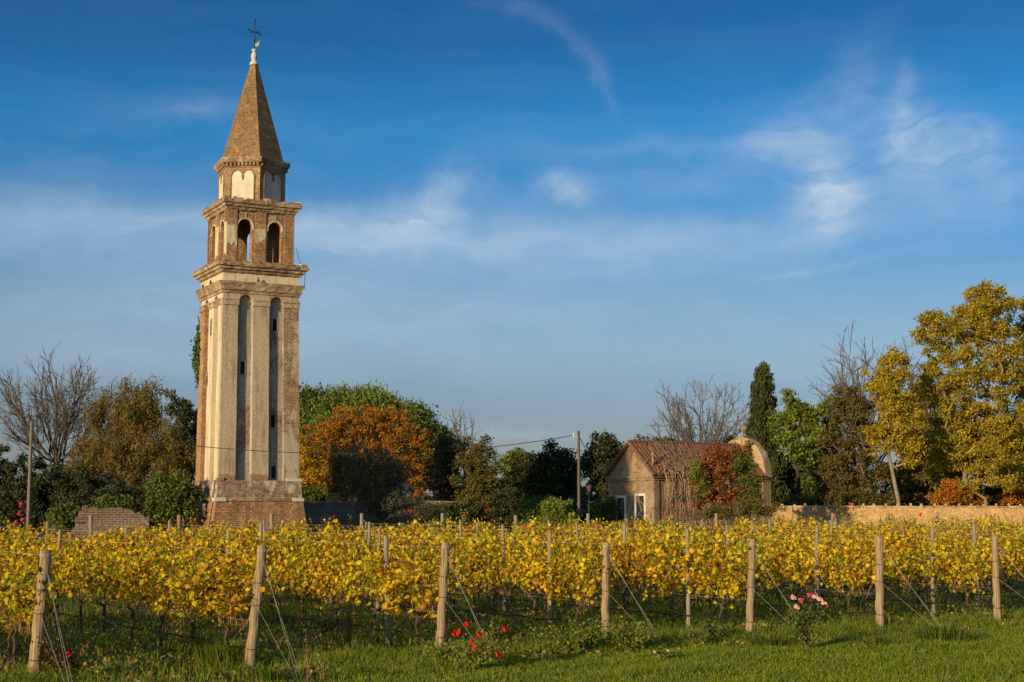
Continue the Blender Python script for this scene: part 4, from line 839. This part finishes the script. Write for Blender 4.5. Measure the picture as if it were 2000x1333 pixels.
# ------------------------------------------------------------------ poles, cable, lamp
def pole(px0, px1, py1, d, rad, label, mat, cap=False):
    bx, by, _ = at(px0, 1000, d); t = at(px1, py1, d); r = empty('utility_pole', (bx, by, 0), 0, label, 'pole')
    mb = MB(); n = 8; mb.tube([((t[0] - bx) * k / n, 0, -.1 + (t[2] + .1) * k / n) for k in range(n + 1)], [rad * (1.15 - .35 * k / n) for k in range(n + 1)], 10, jit=.04); mb.build('shaft', mat, r, smooth=True)
    if not cap: return r, Vector((bx, by, 0)), Vector(t)
    mb = MB(); mb.tube([(t[0] - bx, 0, t[2] - .3), (t[0] - bx - .22, -.03, t[2] - .22)], .025, 5); mb.tube([(t[0] - bx - .22, -.03, t[2] - .28), (t[0] - bx - .22, -.03, t[2] - .1)], [.05, .035], 8); mb.build('insulator', M_stone, r)
    return r, Vector((bx, by, 0)), Vector(t)
pr, pb, pt = pole(1131, 1130, 842, 64, .075, 'tall dark utility pole standing between the dark trees left of the chapel', M_polewood, True)
lr, lb, lt = pole(56, 62, 824, 62, .08, 'leaning grey wooden utility pole at the left edge of the picture', m_plain('pale_pole_wood', (.18, .145, .11), .25, 5, stretch=(3, 3, .3)))
mb = MB(); a = pt - pb; mb.tube([tuple(a + Vector((0, 0, -.2))), (a.x + .75, 1.5, a.z - 1.5)], .016, 4); mb.build('stay_wire', M_wiredark, pr)
A_, B_ = lt + Vector((0, 0, -.15)), pt + Vector((-.22, 0, -.2)); n = 40; mb = MB(); sag = 3.0
mb.tube([tuple(A_ + (B_ - A_) * (k / n) - Vector((0, .0, sag * 4 * (k / n) * (1 - k / n) * (.62 + .25 * k / n) * .45))) for k in range(n + 1)], .017, 4)
tag(mb.build('overhead_cable', M_wiredark), 'long thin cable sagging between the two utility poles across the tower', 'cable')
bx, by, _ = at(1150, 1000, 72); t = at(1150, 944, 72)[2]; lp = empty('street_lamp', (bx, by, 0), 0, 'small old lantern on a thin green post between utility pole and chapel', 'street lamp')
M_lampgreen = m_plain('green_iron', (.05, .09, .07), .2, rough=.6)
mb = MB(); mb.lathe([(.09, 0), (.09, .3), (.045, .36), (.035, t - .55), (.06, t - .52), (.03, t - .46)], 8); mb.build('post', M_lampgreen, lp)
mb = MB(); mb.lathe([(.08, t - .45), (.15, t - .1)], 6); mb.build('lantern', m_plain('rose_lantern_glass', (.35, .18, .16), .1, rough=.3), lp)
mb = MB(); mb.lathe([(.18, t - .1), (.1, t), (.02, t + .06), (.03, t + .1)], 6); mb.build('lamp_cap', M_iron, lp)

# ------------------------------------------------------------------ vineyard
RD = np.array([-.584, .812]); RD /= np.linalg.norm(RD)
fit = [(65, 1333), (487, 1309), (858, 1283), (1182, 1257), (1463, 1248), (1718, 1232), (1948, 1217)]
def ground(px, py):
    a, b = ray(px, py); d = -CAM_H / b; return np.array([a * d, d])
E = [ground(*p) for p in fit]
st_ = (E[6] - E[0]) / 6
def rowstart(k): return E[k] if 0 <= k < 7 else E[0] + st_ * k
TLEN = 25.4
ORD = ['first', 'second', 'third', 'fourth', 'fifth', 'sixth', 'seventh', 'eighth', 'ninth', 'tenth', 'eleventh', 'twelfth', 'thirteenth', 'fourteenth', 'fifteenth', 'sixteenth', 'seventeenth', 'eighteenth', 'nineteenth', 'twentieth', 'twenty-first', 'twenty-second', 'twenty-third']
tops = [(90, 1075), (513, 1066), (871, 1060), (1184, 1060), (1470, 1055), (1718, 1048), (1943, 1046)]
looks = ['thick leaning end post with guy wires, nearest the left edge', 'clearly leaning end post with grey split top, front post of the second row', 'upright end post with white wire wrapped round its top, behind the red roses', 'straight end post standing among green weeds at the middle of the front', 'slim slightly leaning end post left of the pink rose bush', 'stout end post right of the pink rose bush', 'last front end post, at the right edge of the picture']
for k in range(7):
    b = E[k]; top = np.array(at(tops[k][0], tops[k][1], b[1] + (.12 if k == 1 else .05))); r = empty('end_post', (b[0], b[1], 0), 0, looks[k], 'post', 'front end posts of the vine rows')
    T = Vector((top[0] - b[0], top[1] - b[1], top[2])); rad = [.077, .07, .066, .066, .062, .074, .066][k]
    mb = MB(); n = 12; mb.tube([tuple(T * (i / n) + Vector((.008 * math.sin(i * 1.9 + k), 0, -.15 if i == 0 else 0))) for i in range(n + 1)], [rad * (1.12 - .16 * i / n) * (1 + .03 * math.sin(i * 2.7 + k)) for i in range(n + 1)], 14, jit=.045)
    mb.build('shaft', M_post, r)
    for hfrac, rr_ in ((.955, .006), (.70, .005), (.52, .005), (.17, .006)):
        mb = MB(); c = T * hfrac; N = 14; ra = rad * (1.12 - .16 * hfrac) + .007
        for q in range(2 if hfrac > .9 else 1):
            mb.tube([(c.x + ra * math.cos(2 * math.pi * j / N), c.y + ra * math.sin(2 * math.pi * j / N), c.z + .02 * q + .006 * math.sin(j)) for j in range(N + 1)], rr_, 4)
        mb.build('wire_tie', M_wire if hfrac > .9 else M_wiredark, r)
    g = Vector((-RD[0] * 1.5, -RD[1] * 1.5, 0.01))
    for hf, off in ((.93, .0), (.90, .05), (.52, -.03)):
        mb = MB(); mb.tube([tuple(T * hf), tuple(g + Vector((off, 0, 0)))], .0019, 4); mb.build('guy_wire', M_wire, r)
L_vine = m_leaf('vine_leaves', [(.86, .62, .015), (.78, .58, .015), (.66, .46, .015), (.44, .44, .02), (.92, .68, .02), (.52, .27, .02), (.22, .28, .02), (.84, .60, .015), (.26, .12, .02), (.68, .60, .02), (.36, .15, .03), (.80, .48, .02)], .45, .55, vary=[(0, (.78, .84, 1)), (.3, (1, 1, 1)), (.55, (1, .9, 1)), (.8, (.82, .95, 1)), (1, (.9, .8, .9))])
an = np.radians([-90, -60, -38, -8, 12, 42, 62, 90, 118, 138, 168, 188, 218, 240]); rr_ = np.array([.16, .44, .32, .50, .36, .50, .38, .56, .38, .50, .36, .50, .32, .44])
VL = np.concatenate([[[0, 0, .08]], np.stack([rr_ * np.cos(an) * .86, rr_ * np.sin(an), -.55 * np.abs(rr_ * np.cos(an)) - .35 * (rr_ * np.sin(an)) ** 2 + .05 * np.sin(an * 3)], 1)])
VF = [[0, i, i % 14 + 1] for i in range(1, 15)]
VL2 = np.array([[0, -.4, 0], [.36, -.2, .2], [.3, .3, .16], [0, .52, .08], [-.3, .3, .18], [-.36, -.2, .2], [0, 0, -.04]]); VF2 = [[6, 0, 1], [6, 1, 2], [6, 2, 3], [6, 3, 4], [6, 4, 5], [6, 5, 0]]
SP = 1.28
def vine_variant(i, near):
    rr = random.Random(100 + i); h0 = .56
    mb = MB(); p = [(0, 0, -.05)]
    for s in range(5): p.append((p[-1][0] + rr.uniform(-.05, .05), rr.uniform(-.03, .03), h0 * (s + 1) / 5))
    mb.tube(p, [.032, .028, .025, .026, .03, .036], 6, jit=.15); hd = p[-1]
    for sg in (-1, 1):
        q = [hd]
        for s in range(4): q.append((q[-1][0] + sg * .15, rr.uniform(-.03, .03), h0 + .08 + .07 * math.sin(s * 1.3 + i) + .03 * s))
        mb.tube(q, [.024, .018, .015, .013, .011], 5, jit=.1)
    v = []; f = []
    trunk = mb
    cn = MB(); tips = []
    for c in range(rr.randint(12, 16)):
        x = rr.uniform(-.62, .62); q = [(x, rr.uniform(-.04, .04), h0 + .1)]; dx, dy = rr.uniform(-.09, .09), rr.uniform(-.06, .06); hh = rr.uniform(.72, 1.16)
        for s in range(6): q.append((q[-1][0] + dx + rr.uniform(-.05, .05), q[-1][1] + dy * .6 + rr.uniform(-.04, .04), q[0][2] + hh * (s + 1) / 6))
        if rr.random() < .35:
            q = q[:5] + [(q[4][0] + rr.choice((-1, 1)) * .22, q[4][1] + rr.uniform(-.25, .25), q[4][2] - .02), (q[4][0] + rr.choice((-1, 1)) * .3, q[4][1] + rr.uniform(-.3, .3), q[4][2] - .22)]
        cn.tube(q, [.007, .006, .006, .005, .004, .004, .003], 4, False); tips.append(q)
    for c in range(5):
        x = rr.uniform(-.6, .6); q = [(x, 0, h0 + .12)]
        for s in range(4): q.append((q[-1][0] + rr.uniform(-.12, .12), q[-1][1] + rr.uniform(-.12, .12), q[-1][2] + rr.uniform(-.14, .04)))
        cn.tube(q, [.006, .005, .004, .003, .003], 4, False)
    C = []; nl = 620
    wts = [rr.uniform(.15, 1) ** 1.5 for _ in tips]
    while len(C) < nl:
        q = rr.choices(tips, wts)[0]; s = rr.randint(1, 5); t = rr.random(); a, b = q[s], q[s + 1]
        x, y, z = [a[m] + (b[m] - a[m]) * t for m in range(3)]
        if z < .9 and rr.random() < .3: continue
        if rr.random() < .05: z -= rr.uniform(0, .35)
        C.append((x + rr.gauss(0, .075), y + rr.gauss(0, .13), z + rr.gauss(0, .06)))
    for q in range(rr.randint(1, 3)):
        hx, hz = rr.uniform(-.55, .55), rr.uniform(.55, .85)
        for _ in range(rr.randint(14, 30)): C.append((hx + rr.gauss(0, .08), rr.gauss(0, .12), hz + abs(rr.gauss(0, .18))))
        cn.tube([(hx, 0, 1.1), (hx + rr.uniform(-.05, .05), rr.uniform(-.1, .1), .85), (hx, rr.uniform(-.12, .12), hz)], [.005, .004, .003], 4, False)
    rr.shuffle(C)
    return trunk, cn, C
NV = 12; VAR = []
for i in range(NV):
    t_, c_, C = vine_variant(i, True)
    tm = t_.build('trunk', M_bark); cm = c_.build('canes', M_cane)
    lm = leaf_mesh('leaves', C, .088, L_vine, VL, faces=VF, var=.5); lf = leaf_mesh('leaves', C[:560], .10, L_vine, VL2, faces=VF2, var=.5)
    VAR.append((tm.data, cm.data, lm, lf)); bpy.data.objects.remove(tm); bpy.data.objects.remove(cm)
ang_row = math.atan2(RD[1], RD[0]); vines = 0
def seen(p, m=60, zt=1.8):
    a = proj((p[0], p[1], .9)); return -m - 900 / p[1] < a[0] < 2000 + m + (160 if m > 40 else 0) and 0 < a[1] < 1500
rowr = random.Random(5); M_pw = [M_post, M_postgrey, M_postgrey]
for k in range(-3, 21):
    s0 = rowstart(k); lab_row = f'{ORD[k]} vine row' if k >= 0 else None; tmin = tmax = None
    for j in range(20):
        t = .75 + j * SP + rowr.uniform(-.06, .06)
        if t > TLEN: break
        p = s0 + RD * t; v = seen(p)
        if not v and not (k < 3 and t < (14 if k < 0 else 8)): continue
        if k < 0 and t > 13: continue
        if (k, j) in ((3, 6), (2, 12)): continue
        i = rowr.randrange(NV); near = p[1] < 40
        lab = f'yellow vine, {ORD[j]} from the front, in the {ORD[k]} row counted from the left' if k >= 0 else f'yellow vine, {ORD[j]} from the front, {ORD[-k - 1]} row beyond the left edge'
        r = empty('grapevine', (p[0], p[1], 0), ang_row + (math.pi if rowr.random() < .5 else 0) + rowr.uniform(-.05, .05), lab, 'grapevine', 'yellow grapevines trained in rows'); r.scale = (rowr.uniform(.88, 1.06), rowr.uniform(.8, 1.2), rowr.uniform(.9, 1.06))
        link('trunk', VAR[i][0], r); link('canes', VAR[i][1], r); link('leaves', VAR[i][2 if near else 3], r); vines += 1
    ts = [t for t in np.arange(-.2, TLEN, .4) if seen(s0 + RD * t, 30)]
    if k < 0 or not ts: continue
    ta, tb = (0 if ts[0] < .5 else ts[0]), min(TLEN, ts[-1] + .6)
    # posts along the row
    pts_ = [(1.55 if k in (2, 3, 4, 5, 6) else 8.6 if k == 1 else 3.0)] + [x for x in (7.6 + .25 * math.sin(k), 13.4, 19.2, TLEN) if not (k == 1 and x < 10)]
    pn = 0
    for t in pts_:
        p = s0 + RD * t; pn += 1
        if not seen(p, 0): continue
        h = 1.84 + rowr.uniform(-.04, .06) + (.12 if t == TLEN else 0); rad = .07 if t == TLEN else .042; mb = MB(); lx, ly = rowr.uniform(-.06, .06), rowr.uniform(-.04, .04)
        mb.tube([(lx * q / 6, ly * q / 6, -.1 + (h + .1) * q / 6) for q in range(7)], [rad * (1.08 - .03 * q) for q in range(7)], 9, jit=.07)
        o = mb.build('vine_post', M_pw[rowr.randrange(3)], None, (p[0], p[1], 0)); far = t == TLEN
        tag(o, (f'wooden post closing the far end of the {ORD[k]} vine row from the left' if far else f'thin weathered post, {ORD[pn - 1]} behind the front, in the {ORD[k]} vine row from the left'), 'post', 'posts along the vine rows')
    for nm, z, rad_ in (('top', 1.68, .003), ('middle', 1.22, .0022), ('lower', .68, .0022)):
        mb = MB(); m = max(2, int((tb - ta) / 1.5)); mb.tube([(s0[0] + RD[0] * t, s0[1] + RD[1] * t, z + .012 * math.sin(t * 1.3 + k)) for t in np.linspace(ta, tb, m + 1)], rad_, 3, False)
        tag(mb.build('trellis_wire', M_wire), f'{nm} trellis wire stretched along the {ORD[k]} vine row from the left', 'wire', 'trellis wires')
    mb = MB(); m = max(2, int((tb - ta) / .6)); off = .1
    mb.tube([(s0[0] + RD[0] * t - off * .8, s0[1] + RD[1] * t - off * .6, .34 - .05 * abs(math.sin(t * 2.45))) for t in np.linspace(ta, tb, m + 1)], .012, 6, True)
    tag(mb.build('drip_hose', M_hose), f'black drip hose hanging low along the {ORD[k]} vine row from the left', 'hose', 'drip irrigation hoses')
print('vines', vines)

# ------------------------------------------------------------------ grass
M_grass = m_leaf('lawn_grass', [(.14, .22, .012), (.20, .27, .015), (.09, .15, .012), (.27, .31, .02), (.17, .22, .015), (.28, .25, .06), (.13, .18, .01)], .35)
M_grass2 = m_leaf('long_grass', [(.11, .18, .014), (.16, .22, .018), (.07, .12, .012), (.22, .26, .03), (.30, .24, .09), (.13, .18, .016)], .35)
endn = np.array([st_[1], -st_[0]]); endn /= np.linalg.norm(endn)   # pointing to the camera side
def vnoise(P, s, seed):
    r = np.random.RandomState(seed); ph = r.uniform(0, 6.28, 12); w = r.normal(size=(12, 2)) * s; return sum(np.sin(P @ w[i] + ph[i]) for i in range(12)) / 12
SOIL = [(ground(190, 1300), 1.9, 1.0), (ground(330, 1325), 1.0, .5), (ground(1010, 1275), .9, .35), (ground(720, 1240), 1.2, .5)]
def soilmask(P): return vnoise(P, .9, 3) + .5 * vnoise(P, 3.5, 9) + sum(1.2 * np.exp(-((P[:, 0] - c_[0]) / rx) ** 2 - ((P[:, 1] - c_[1]) / ry) ** 2) for c_, rx, ry in SOIL)
def blades(name, n, rect, hfun, keep, mat, wid, tilt, label):
    P = np.stack([RS.uniform(rect[0], rect[1], n), RS.uniform(rect[2], rect[3], n)], 1)
    d = P[:, 1] / math.cos(PITCH); px = 1000 + F * P[:, 0] / P[:, 1]; ok = (px > -150) & (px < 2500) & (RS.rand(n) < keep(P)); P = P[ok]; n = len(P)
    h = hfun(P) * RS.uniform(.55, 1.35, n); a = RS.uniform(0, 6.28, n); b = RS.uniform(0, 6.28, n); tl = tilt * RS.uniform(.2, 1.3, n)
    w = wid * RS.uniform(.7, 1.3, n); ux, uy = np.cos(a) * w, np.sin(a) * w; z0 = np.zeros(n)
    V = np.zeros((n, 5, 3)); mx, my = np.cos(b) * tl * h * .35, np.sin(b) * tl * h * .35
    V[:, 0] = np.stack([P[:, 0] - ux, P[:, 1] - uy, z0 - .03], 1); V[:, 1] = np.stack([P[:, 0] + ux, P[:, 1] + uy, z0 - .03], 1)
    V[:, 2] = np.stack([P[:, 0] + ux * .8 + mx, P[:, 1] + uy * .8 + my, h * .6], 1); V[:, 3] = np.stack([P[:, 0] - ux * .8 + mx, P[:, 1] - uy * .8 + my, h * .6], 1)
    V[:, 4] = np.stack([P[:, 0] + np.cos(b) * tl * h, P[:, 1] + np.sin(b) * tl * h, h * .98], 1)
    F3 = np.array([[0, 1, 2], [0, 2, 3], [3, 2, 4]])[None] + (np.arange(n) * 5)[:, None, None]
    tag(link(name, mesh_np(name, V.reshape(-1, 3), F3.reshape(-1, 3), mat)), label, 'grass', kind='stuff')
def dist_end(P): return (P - E[0]) @ endn       # >0: in front of the end posts
def rowphase(P):
    s = ((P - E[0]) @ (st_ / np.linalg.norm(st_))) / np.linalg.norm(st_); return np.abs(s - np.round(s)) * np.linalg.norm(st_)
blades('lawn', 520000, (-9, 19.5, 15.5, 32), lambda P: .04 + .09 * np.clip(vnoise(P, 2, 4) * 2.5 + .3, 0, 1) * (.4 + .6 * (vnoise(P, 14, 5) > .1)) + .12 * np.clip(1 - dist_end(P) / .9, 0, 1), lambda P: (dist_end(P) > -.3) * (1 - .85 * (soilmask(P) > .3) * (dist_end(P) < 2)) * np.where(P[:, 1] > 24, .8, 1), M_grass, .0055, .9, 'short mown lawn in front of the vine rows')
blades('long_grass', 520000, (-26, 40, 18, 62), lambda P: .09 + .13 * np.clip(vnoise(P, 1.6, 8) * 2 + .3, 0, 1) + .12 * np.clip(1 - rowphase(P) / .5, 0, 1), lambda P: (dist_end(P) < .1) * np.where(P[:, 1] < 34, 1, .35) * (1 - .75 * (soilmask(P) > .12)), M_grass2, .008, 1.0, 'longer rough grass growing under and between the vine rows')
# dead leaves and straw on the soil strips
def litter():
    n = 16000; P = np.stack([RS.uniform(-9, 12, n), RS.uniform(17.5, 34, n)], 1); P = P[RS.rand(n) < np.where(soilmask(P) > .1, .9, .25) * (dist_end(P) < 1.2)]
    tag(link('fallen_leaves', leaf_mesh('fallen_leaves', np.c_[P, RS.uniform(.01, .05, len(P))], .07, m_leaf('dead_leaves', [(.25, .15, .06), (.18, .1, .04), (.3, .22, .12), (.12, .07, .03), (.4, .25, .04)], .1), VL2 * np.array([1, 1, 1.5]), faces=VF2)), 'dead brown leaves lying on the soil under the vines', 'leaf litter', kind='stuff')
litter()
def groundcover():
    n = 420; Q = np.stack([RS.uniform(-12, 16, n), RS.uniform(18, 42, n)], 1); Q = Q[dist_end(Q) < .35]; C = []
    for q in Q:
        m = RS.randint(25, 70); h = RS.uniform(.06, .3); g = RS.normal(size=(m, 3)) * np.array([.16, .16, 0]); C.append(np.c_[q[0] + g[:, 0], q[1] + g[:, 1], np.abs(RS.normal(size=m)) * h * .6 + .02])
    tag(link('ground_cover', leaf_mesh('ground_cover', np.concatenate(C), .055, L_bgreen)), 'low leafy weeds growing thickly under the vine rows', 'ground cover', kind='stuff')
groundcover()
def litter2():
    n = 1500; P = np.stack([RS.uniform(-9, 12, n), RS.uniform(17.5, 34, n)], 1); P = P[(dist_end(P) < 1.3) & (RS.rand(n) < np.clip(1.0 - dist_end(P) * .7, .05, 1))]
    tag(link('fallen_vine_leaves', leaf_mesh('fallen_vine_leaves', np.c_[P, RS.uniform(.01, .05, len(P))], .075, L_vine, VL, faces=VF)), 'yellow vine leaves fallen on the grass along the front of the rows', 'leaf litter', kind='stuff')
litter2()

# ------------------------------------------------------------------ roses, weeds, grass tussocks
def petal_mesh(name, mat):
    C = []; 
    for ring, (rad, cnt) in enumerate(((.012, 5), (.028, 8), (.042, 9))):
        for k in range(cnt): w = 2 * math.pi * k / cnt + ring; C.append((rad * math.cos(w), rad * math.sin(w), .02 - rad * .5))
    return leaf_mesh(name, C, .055, mat, np.array([[0, -.4, 0], [.4, -.1, .1], [.3, .45, .15], [-.3, .45, .15], [-.4, -.1, .1]]), np.array([0, 0, .6]), .7)
M_red = m_plain('red_petals', (.62, .015, .012), .25); M_pinkp = m_plain('pink_petals', (.62, .05, .17), .2); M_palepink = m_plain('pale_pink_petals', (.72, .42, .40), .2)
BL = {'red': petal_mesh('bloom', M_red), 'pink': petal_mesh('bloom', M_pinkp), 'pale': petal_mesh('bloom', M_palepink)}
def rose(px, py, w, h, d, label, kind, blooms, leaf=None, nleaf=500, group=None, bs=1.0, lsize=.055, name='rose_bush', cat='rose bush', stems=12):
    """px, py: foot in the photo when d is None; w, h metres"""
    if d is None: g = ground(px, py); bx, by = g
    else: bx, by, _ = at(px, 1000, d)
    r = empty(name, (bx, by, 0), 0, label, cat, group); mb = MB(); tips = []
    for s in range(stems):
        q = [(RS.normal() * .03, RS.normal() * .03, -.03)]; tx, ty, th_ = RS.uniform(-1, 1) * w * .5, RS.uniform(-1, 1) * w * .4, h * RS.uniform(.5, 1.0)
        for i in range(5): f_ = (i + 1) / 5; q.append((tx * f_ ** 1.4 + RS.normal() * .02, ty * f_ ** 1.4 + RS.normal() * .02, th_ * f_))
        mb.tube(q, [.008, .007, .006, .005, .004, .003], 4, False); tips.append(q)
    mb.build('stems', M_cane, r); C = []
    for _ in range(nleaf):
        q = tips[RS.randint(len(tips))]; i = RS.randint(1, 5); t = RS.rand(); a, b = q[i], q[i + 1]; C.append([a[m] + (b[m] - a[m]) * t + RS.normal() * (.07 * max(.4, w)) for m in range(3)])
    C = np.array(C); C[:, 2] = np.maximum(C[:, 2], .02)
    link('leaves', leaf_mesh('leaves', C, lsize, leaf or L_green, np.array([[0, -.5, 0], [.32, -.1, .06], [0, .5, 0], [-.32, -.1, .06]])), r)
    for (dx, z, kd) in blooms:
        o = link('bloom', BL[kd], r, (dx, -w * .3, z)); o.scale = (bs * .75,) * 3; o.rotation_euler = (R(50) + RS.normal() * .2, RS.normal() * .3, RS.normal())
    return r
RG = 'rose bushes at the ends of the vine rows'
rose(925, 1310, .75, .62, None, 'rose bush with bright red blooms right of the third front post', 'red', [(-.02, .42, 'red'), (.02, .33, 'red'), (-.2, .56, 'red'), (-.26, .54, 'red'), (.1, .52, 'red'), (-.1, .66, 'red'), (.45, .6, 'red'), (.36, .24, 'red')], L_bgreen, 900, RG)
rose(1575, 1268, .85, .85, None, 'rose bush with pale pink blooms between the fifth and sixth front posts', 'pink', [(-.25, .85, 'pale'), (-.12, .8, 'pink'), (.1, .86, 'pale'), (.18, .82, 'pale'), (.24, .76, 'pale'), (-.2, .7, 'pale'), (.02, .88, 'pink')], L_green, 1000, RG)
rose(130, 1330, .9, .6, None, 'dark low rose bush with one dull red bloom beside the leftmost front post', 'red', [(.1, .38, 'red')], L_wine, 800, RG)
rose(38, 1060, .9, 2.0, 38, 'tall climbing rose with deep pink blooms at the left edge', 'pink', [(.14, 2.33, 'pink'), (.21, 1.93, 'pink'), (.02, 1.83, 'pink'), (.1, 2.1, 'red')], L_bgreen, 500, RG, 1.6, .07)
rose(98, 1060, .7, 1.95, 46, 'small pale green climbing rose without blooms left of the ruined wall', 'pink', [], L_bgreen, 220, RG, lsize=.08)
rose(345, 1060, 2.3, 2.15, 50, 'loose yellowing rose bush beside the ruined wall, in front of the tower left edge', 'red', [], L_yellowmaple, 750, RG, lsize=.10, stems=22)
rose(640, 1060, 1.8, 1.95, 52, 'straggling green rose with two tiny dark red blooms below the gate pillar', 'red', [(.15, 1.85, 'red'), (.3, 1.9, 'red')], L_bgreen, 500, RG, lsize=.09, stems=18)
rose(803, 1060, .9, 2.1, 50, 'rose bush with one red bloom in front of the grey wall', 'red', [(.0, 2.1, 'red')], L_bgreen, 330, RG, 1.5, .09)
rose(848, 1060, .8, 2.0, 51, 'small round rose bush with pale leaves in front of the grey wall', 'red', [], L_bgreen, 300, RG, lsize=.09)
rose(912, 1060, .9, 2.15, 52, 'rose bush with one bright red bloom below the conical tree', 'red', [(-.05, 1.98, 'red'), (.7, 2.1, 'red')], L_bgreen, 300, RG, 1.4, .09)
rose(1308, 1060, 1.6, 2.1, 57, 'wide rose bush with red blooms in front of the chapel windows corner', 'red', [(.25, 1.95, 'red'), (.78, 2.2, 'pink'), (.55, 2.25, 'red'), (-.2, 1.95, 'red')], L_green, 700, RG, 1.3, .09, stems=20)
rose(1650, 1060, 1.7, 2.15, 58, 'bright leafed rose bush with pink blooms in front of the brick wall', 'pink', [(.1, 2.33, 'pink'), (.22, 2.32, 'pink'), (-.5, 1.9, 'pink')], L_bgreen, 900, RG, 1.5, .12, stems=20)
rose(1985, 1060, 1.0, 2.1, 60, 'rose bush climbing the brick wall at the right edge', 'red', [(-1.0, 1.9, 'red')], L_green, 420, RG, 1.4, .1)
rose(1780, 1060, 1.0, 2.0, 59, 'thin rose bush with one dark red bloom below the brick wall', 'red', [(.3, 1.9, 'red')], L_green, 200, RG, 2.0, .1)
WG = 'leafy weeds at the feet of the posts'
for px, py, w, h, lab, lf, nl in [(1105, 1275, 1.1, .42, 'spreading light green weed left of the fourth front post', L_bgreen, 1300), (1150, 1268, .7, .5, 'light green bushy weed just left of the fourth front post', L_bgreen, 900), (1225, 1272, .8, .55, 'tall light green weed right of the fourth front post', L_bgreen, 1100), (870, 1300, .8, .35, 'bright green weed between the third front post and the red roses', L_bgreen, 900), (1395, 1255, .5, .4, 'dark green weed left of the fifth front post', L_green, 500), (1365, 1262, .4, .25, 'small green weed between the fourth and fifth front posts', L_green, 260),
    (355, 1275, .35, .55, 'thin light green weed between the first and second front posts', L_bgreen, 120), (1290, 1290, .5, .18, 'low weed with tiny pale pink flowers at the edge of the lawn', L_bgreen, 260), (960, 1250, .7, .3, 'dark leafy weed behind the red roses', L_green, 500), (640, 1240, .6, .3, 'low weed under the vines right of the second front post', L_green, 300), (680, 1262, .22, .75, 'sapling with orange leaves between the second and third front posts', L_orange, 90)]:
    rose(px, py, w, h, None, lab, '', [(.1, .16, 'pale'), (-.1, .14, 'pale')] if 'pink flowers' in lab else [], lf, nl, WG, .5, .05, 'weed', 'weed', 16)
for px, py, h, lab in [(600, 1328, .52, 'bare reddish sapling with a few green leaves right of the second post guy wires'), (630, 1330, .50, 'thin leaning reddish sapling farther right of the second post guy wires')]:
    rose(px, py, .28, h, None, lab, '', [], L_bgreen, 26, 'reddish saplings in the lawn', .5, .05, 'sapling', 'sapling', 4)
def tussock(px, py, w, h, n, lab):
    g = ground(px, py); P = RS.normal(size=(n, 2)) * w * .22; a = np.arctan2(P[:, 1], P[:, 0]) + RS.normal(size=n) * .5; hh = h * RS.uniform(.5, 1.1, n); o = w * .5 * RS.uniform(.3, 1.1, n); V = np.zeros((n, 5, 3)); wd = .006; pa = a + math.pi / 2
    for i, (f_, zf, ww) in enumerate(((0, -.02, 1), (0, -.02, -1), (.35, .75, -.8), (.35, .75, .8), (1, .85, 0))):
        V[:, i] = np.stack([P[:, 0] + np.cos(a) * o * f_ + np.cos(pa) * wd * ww, P[:, 1] + np.sin(a) * o * f_ + np.sin(pa) * wd * ww, hh * zf], 1)
    F3 = np.array([[0, 1, 2], [0, 2, 3], [3, 2, 4]])[None] + (np.arange(n) * 5)[:, None, None]
    tag(link('grass_tussock', mesh_np('grass_tussock', V.reshape(-1, 3), F3.reshape(-1, 3), M_grass2), None, (g[0], g[1], 0)), lab, 'grass clump', 'grass tussocks by the vine rows')
for a in [(440, 1305, .9, .45, 500, 'long drooping grass clump left of the foot of the second front post'), (400, 1270, .7, .35, 300, 'grass clump under the second vine row near its front'), (1840, 1252, .9, .35, 420, 'upright grass clump where the sixth post guy wires meet the ground'), (930, 1195, .9, .45, 260, 'tall grass clump in the shade behind the third front post'), (520, 1330, .6, .25, 220, 'small grass clump right of the second front post'), (1010, 1185, .7, .4, 200, 'tall dry grass clump between the third and fourth rows'), (1500, 1262, .7, .25, 260, 'grass clump at the foot of the fifth front post'), (1700, 1262, .9, .22, 260, 'low grass clump left of the sixth front post')]: tussock(*a)
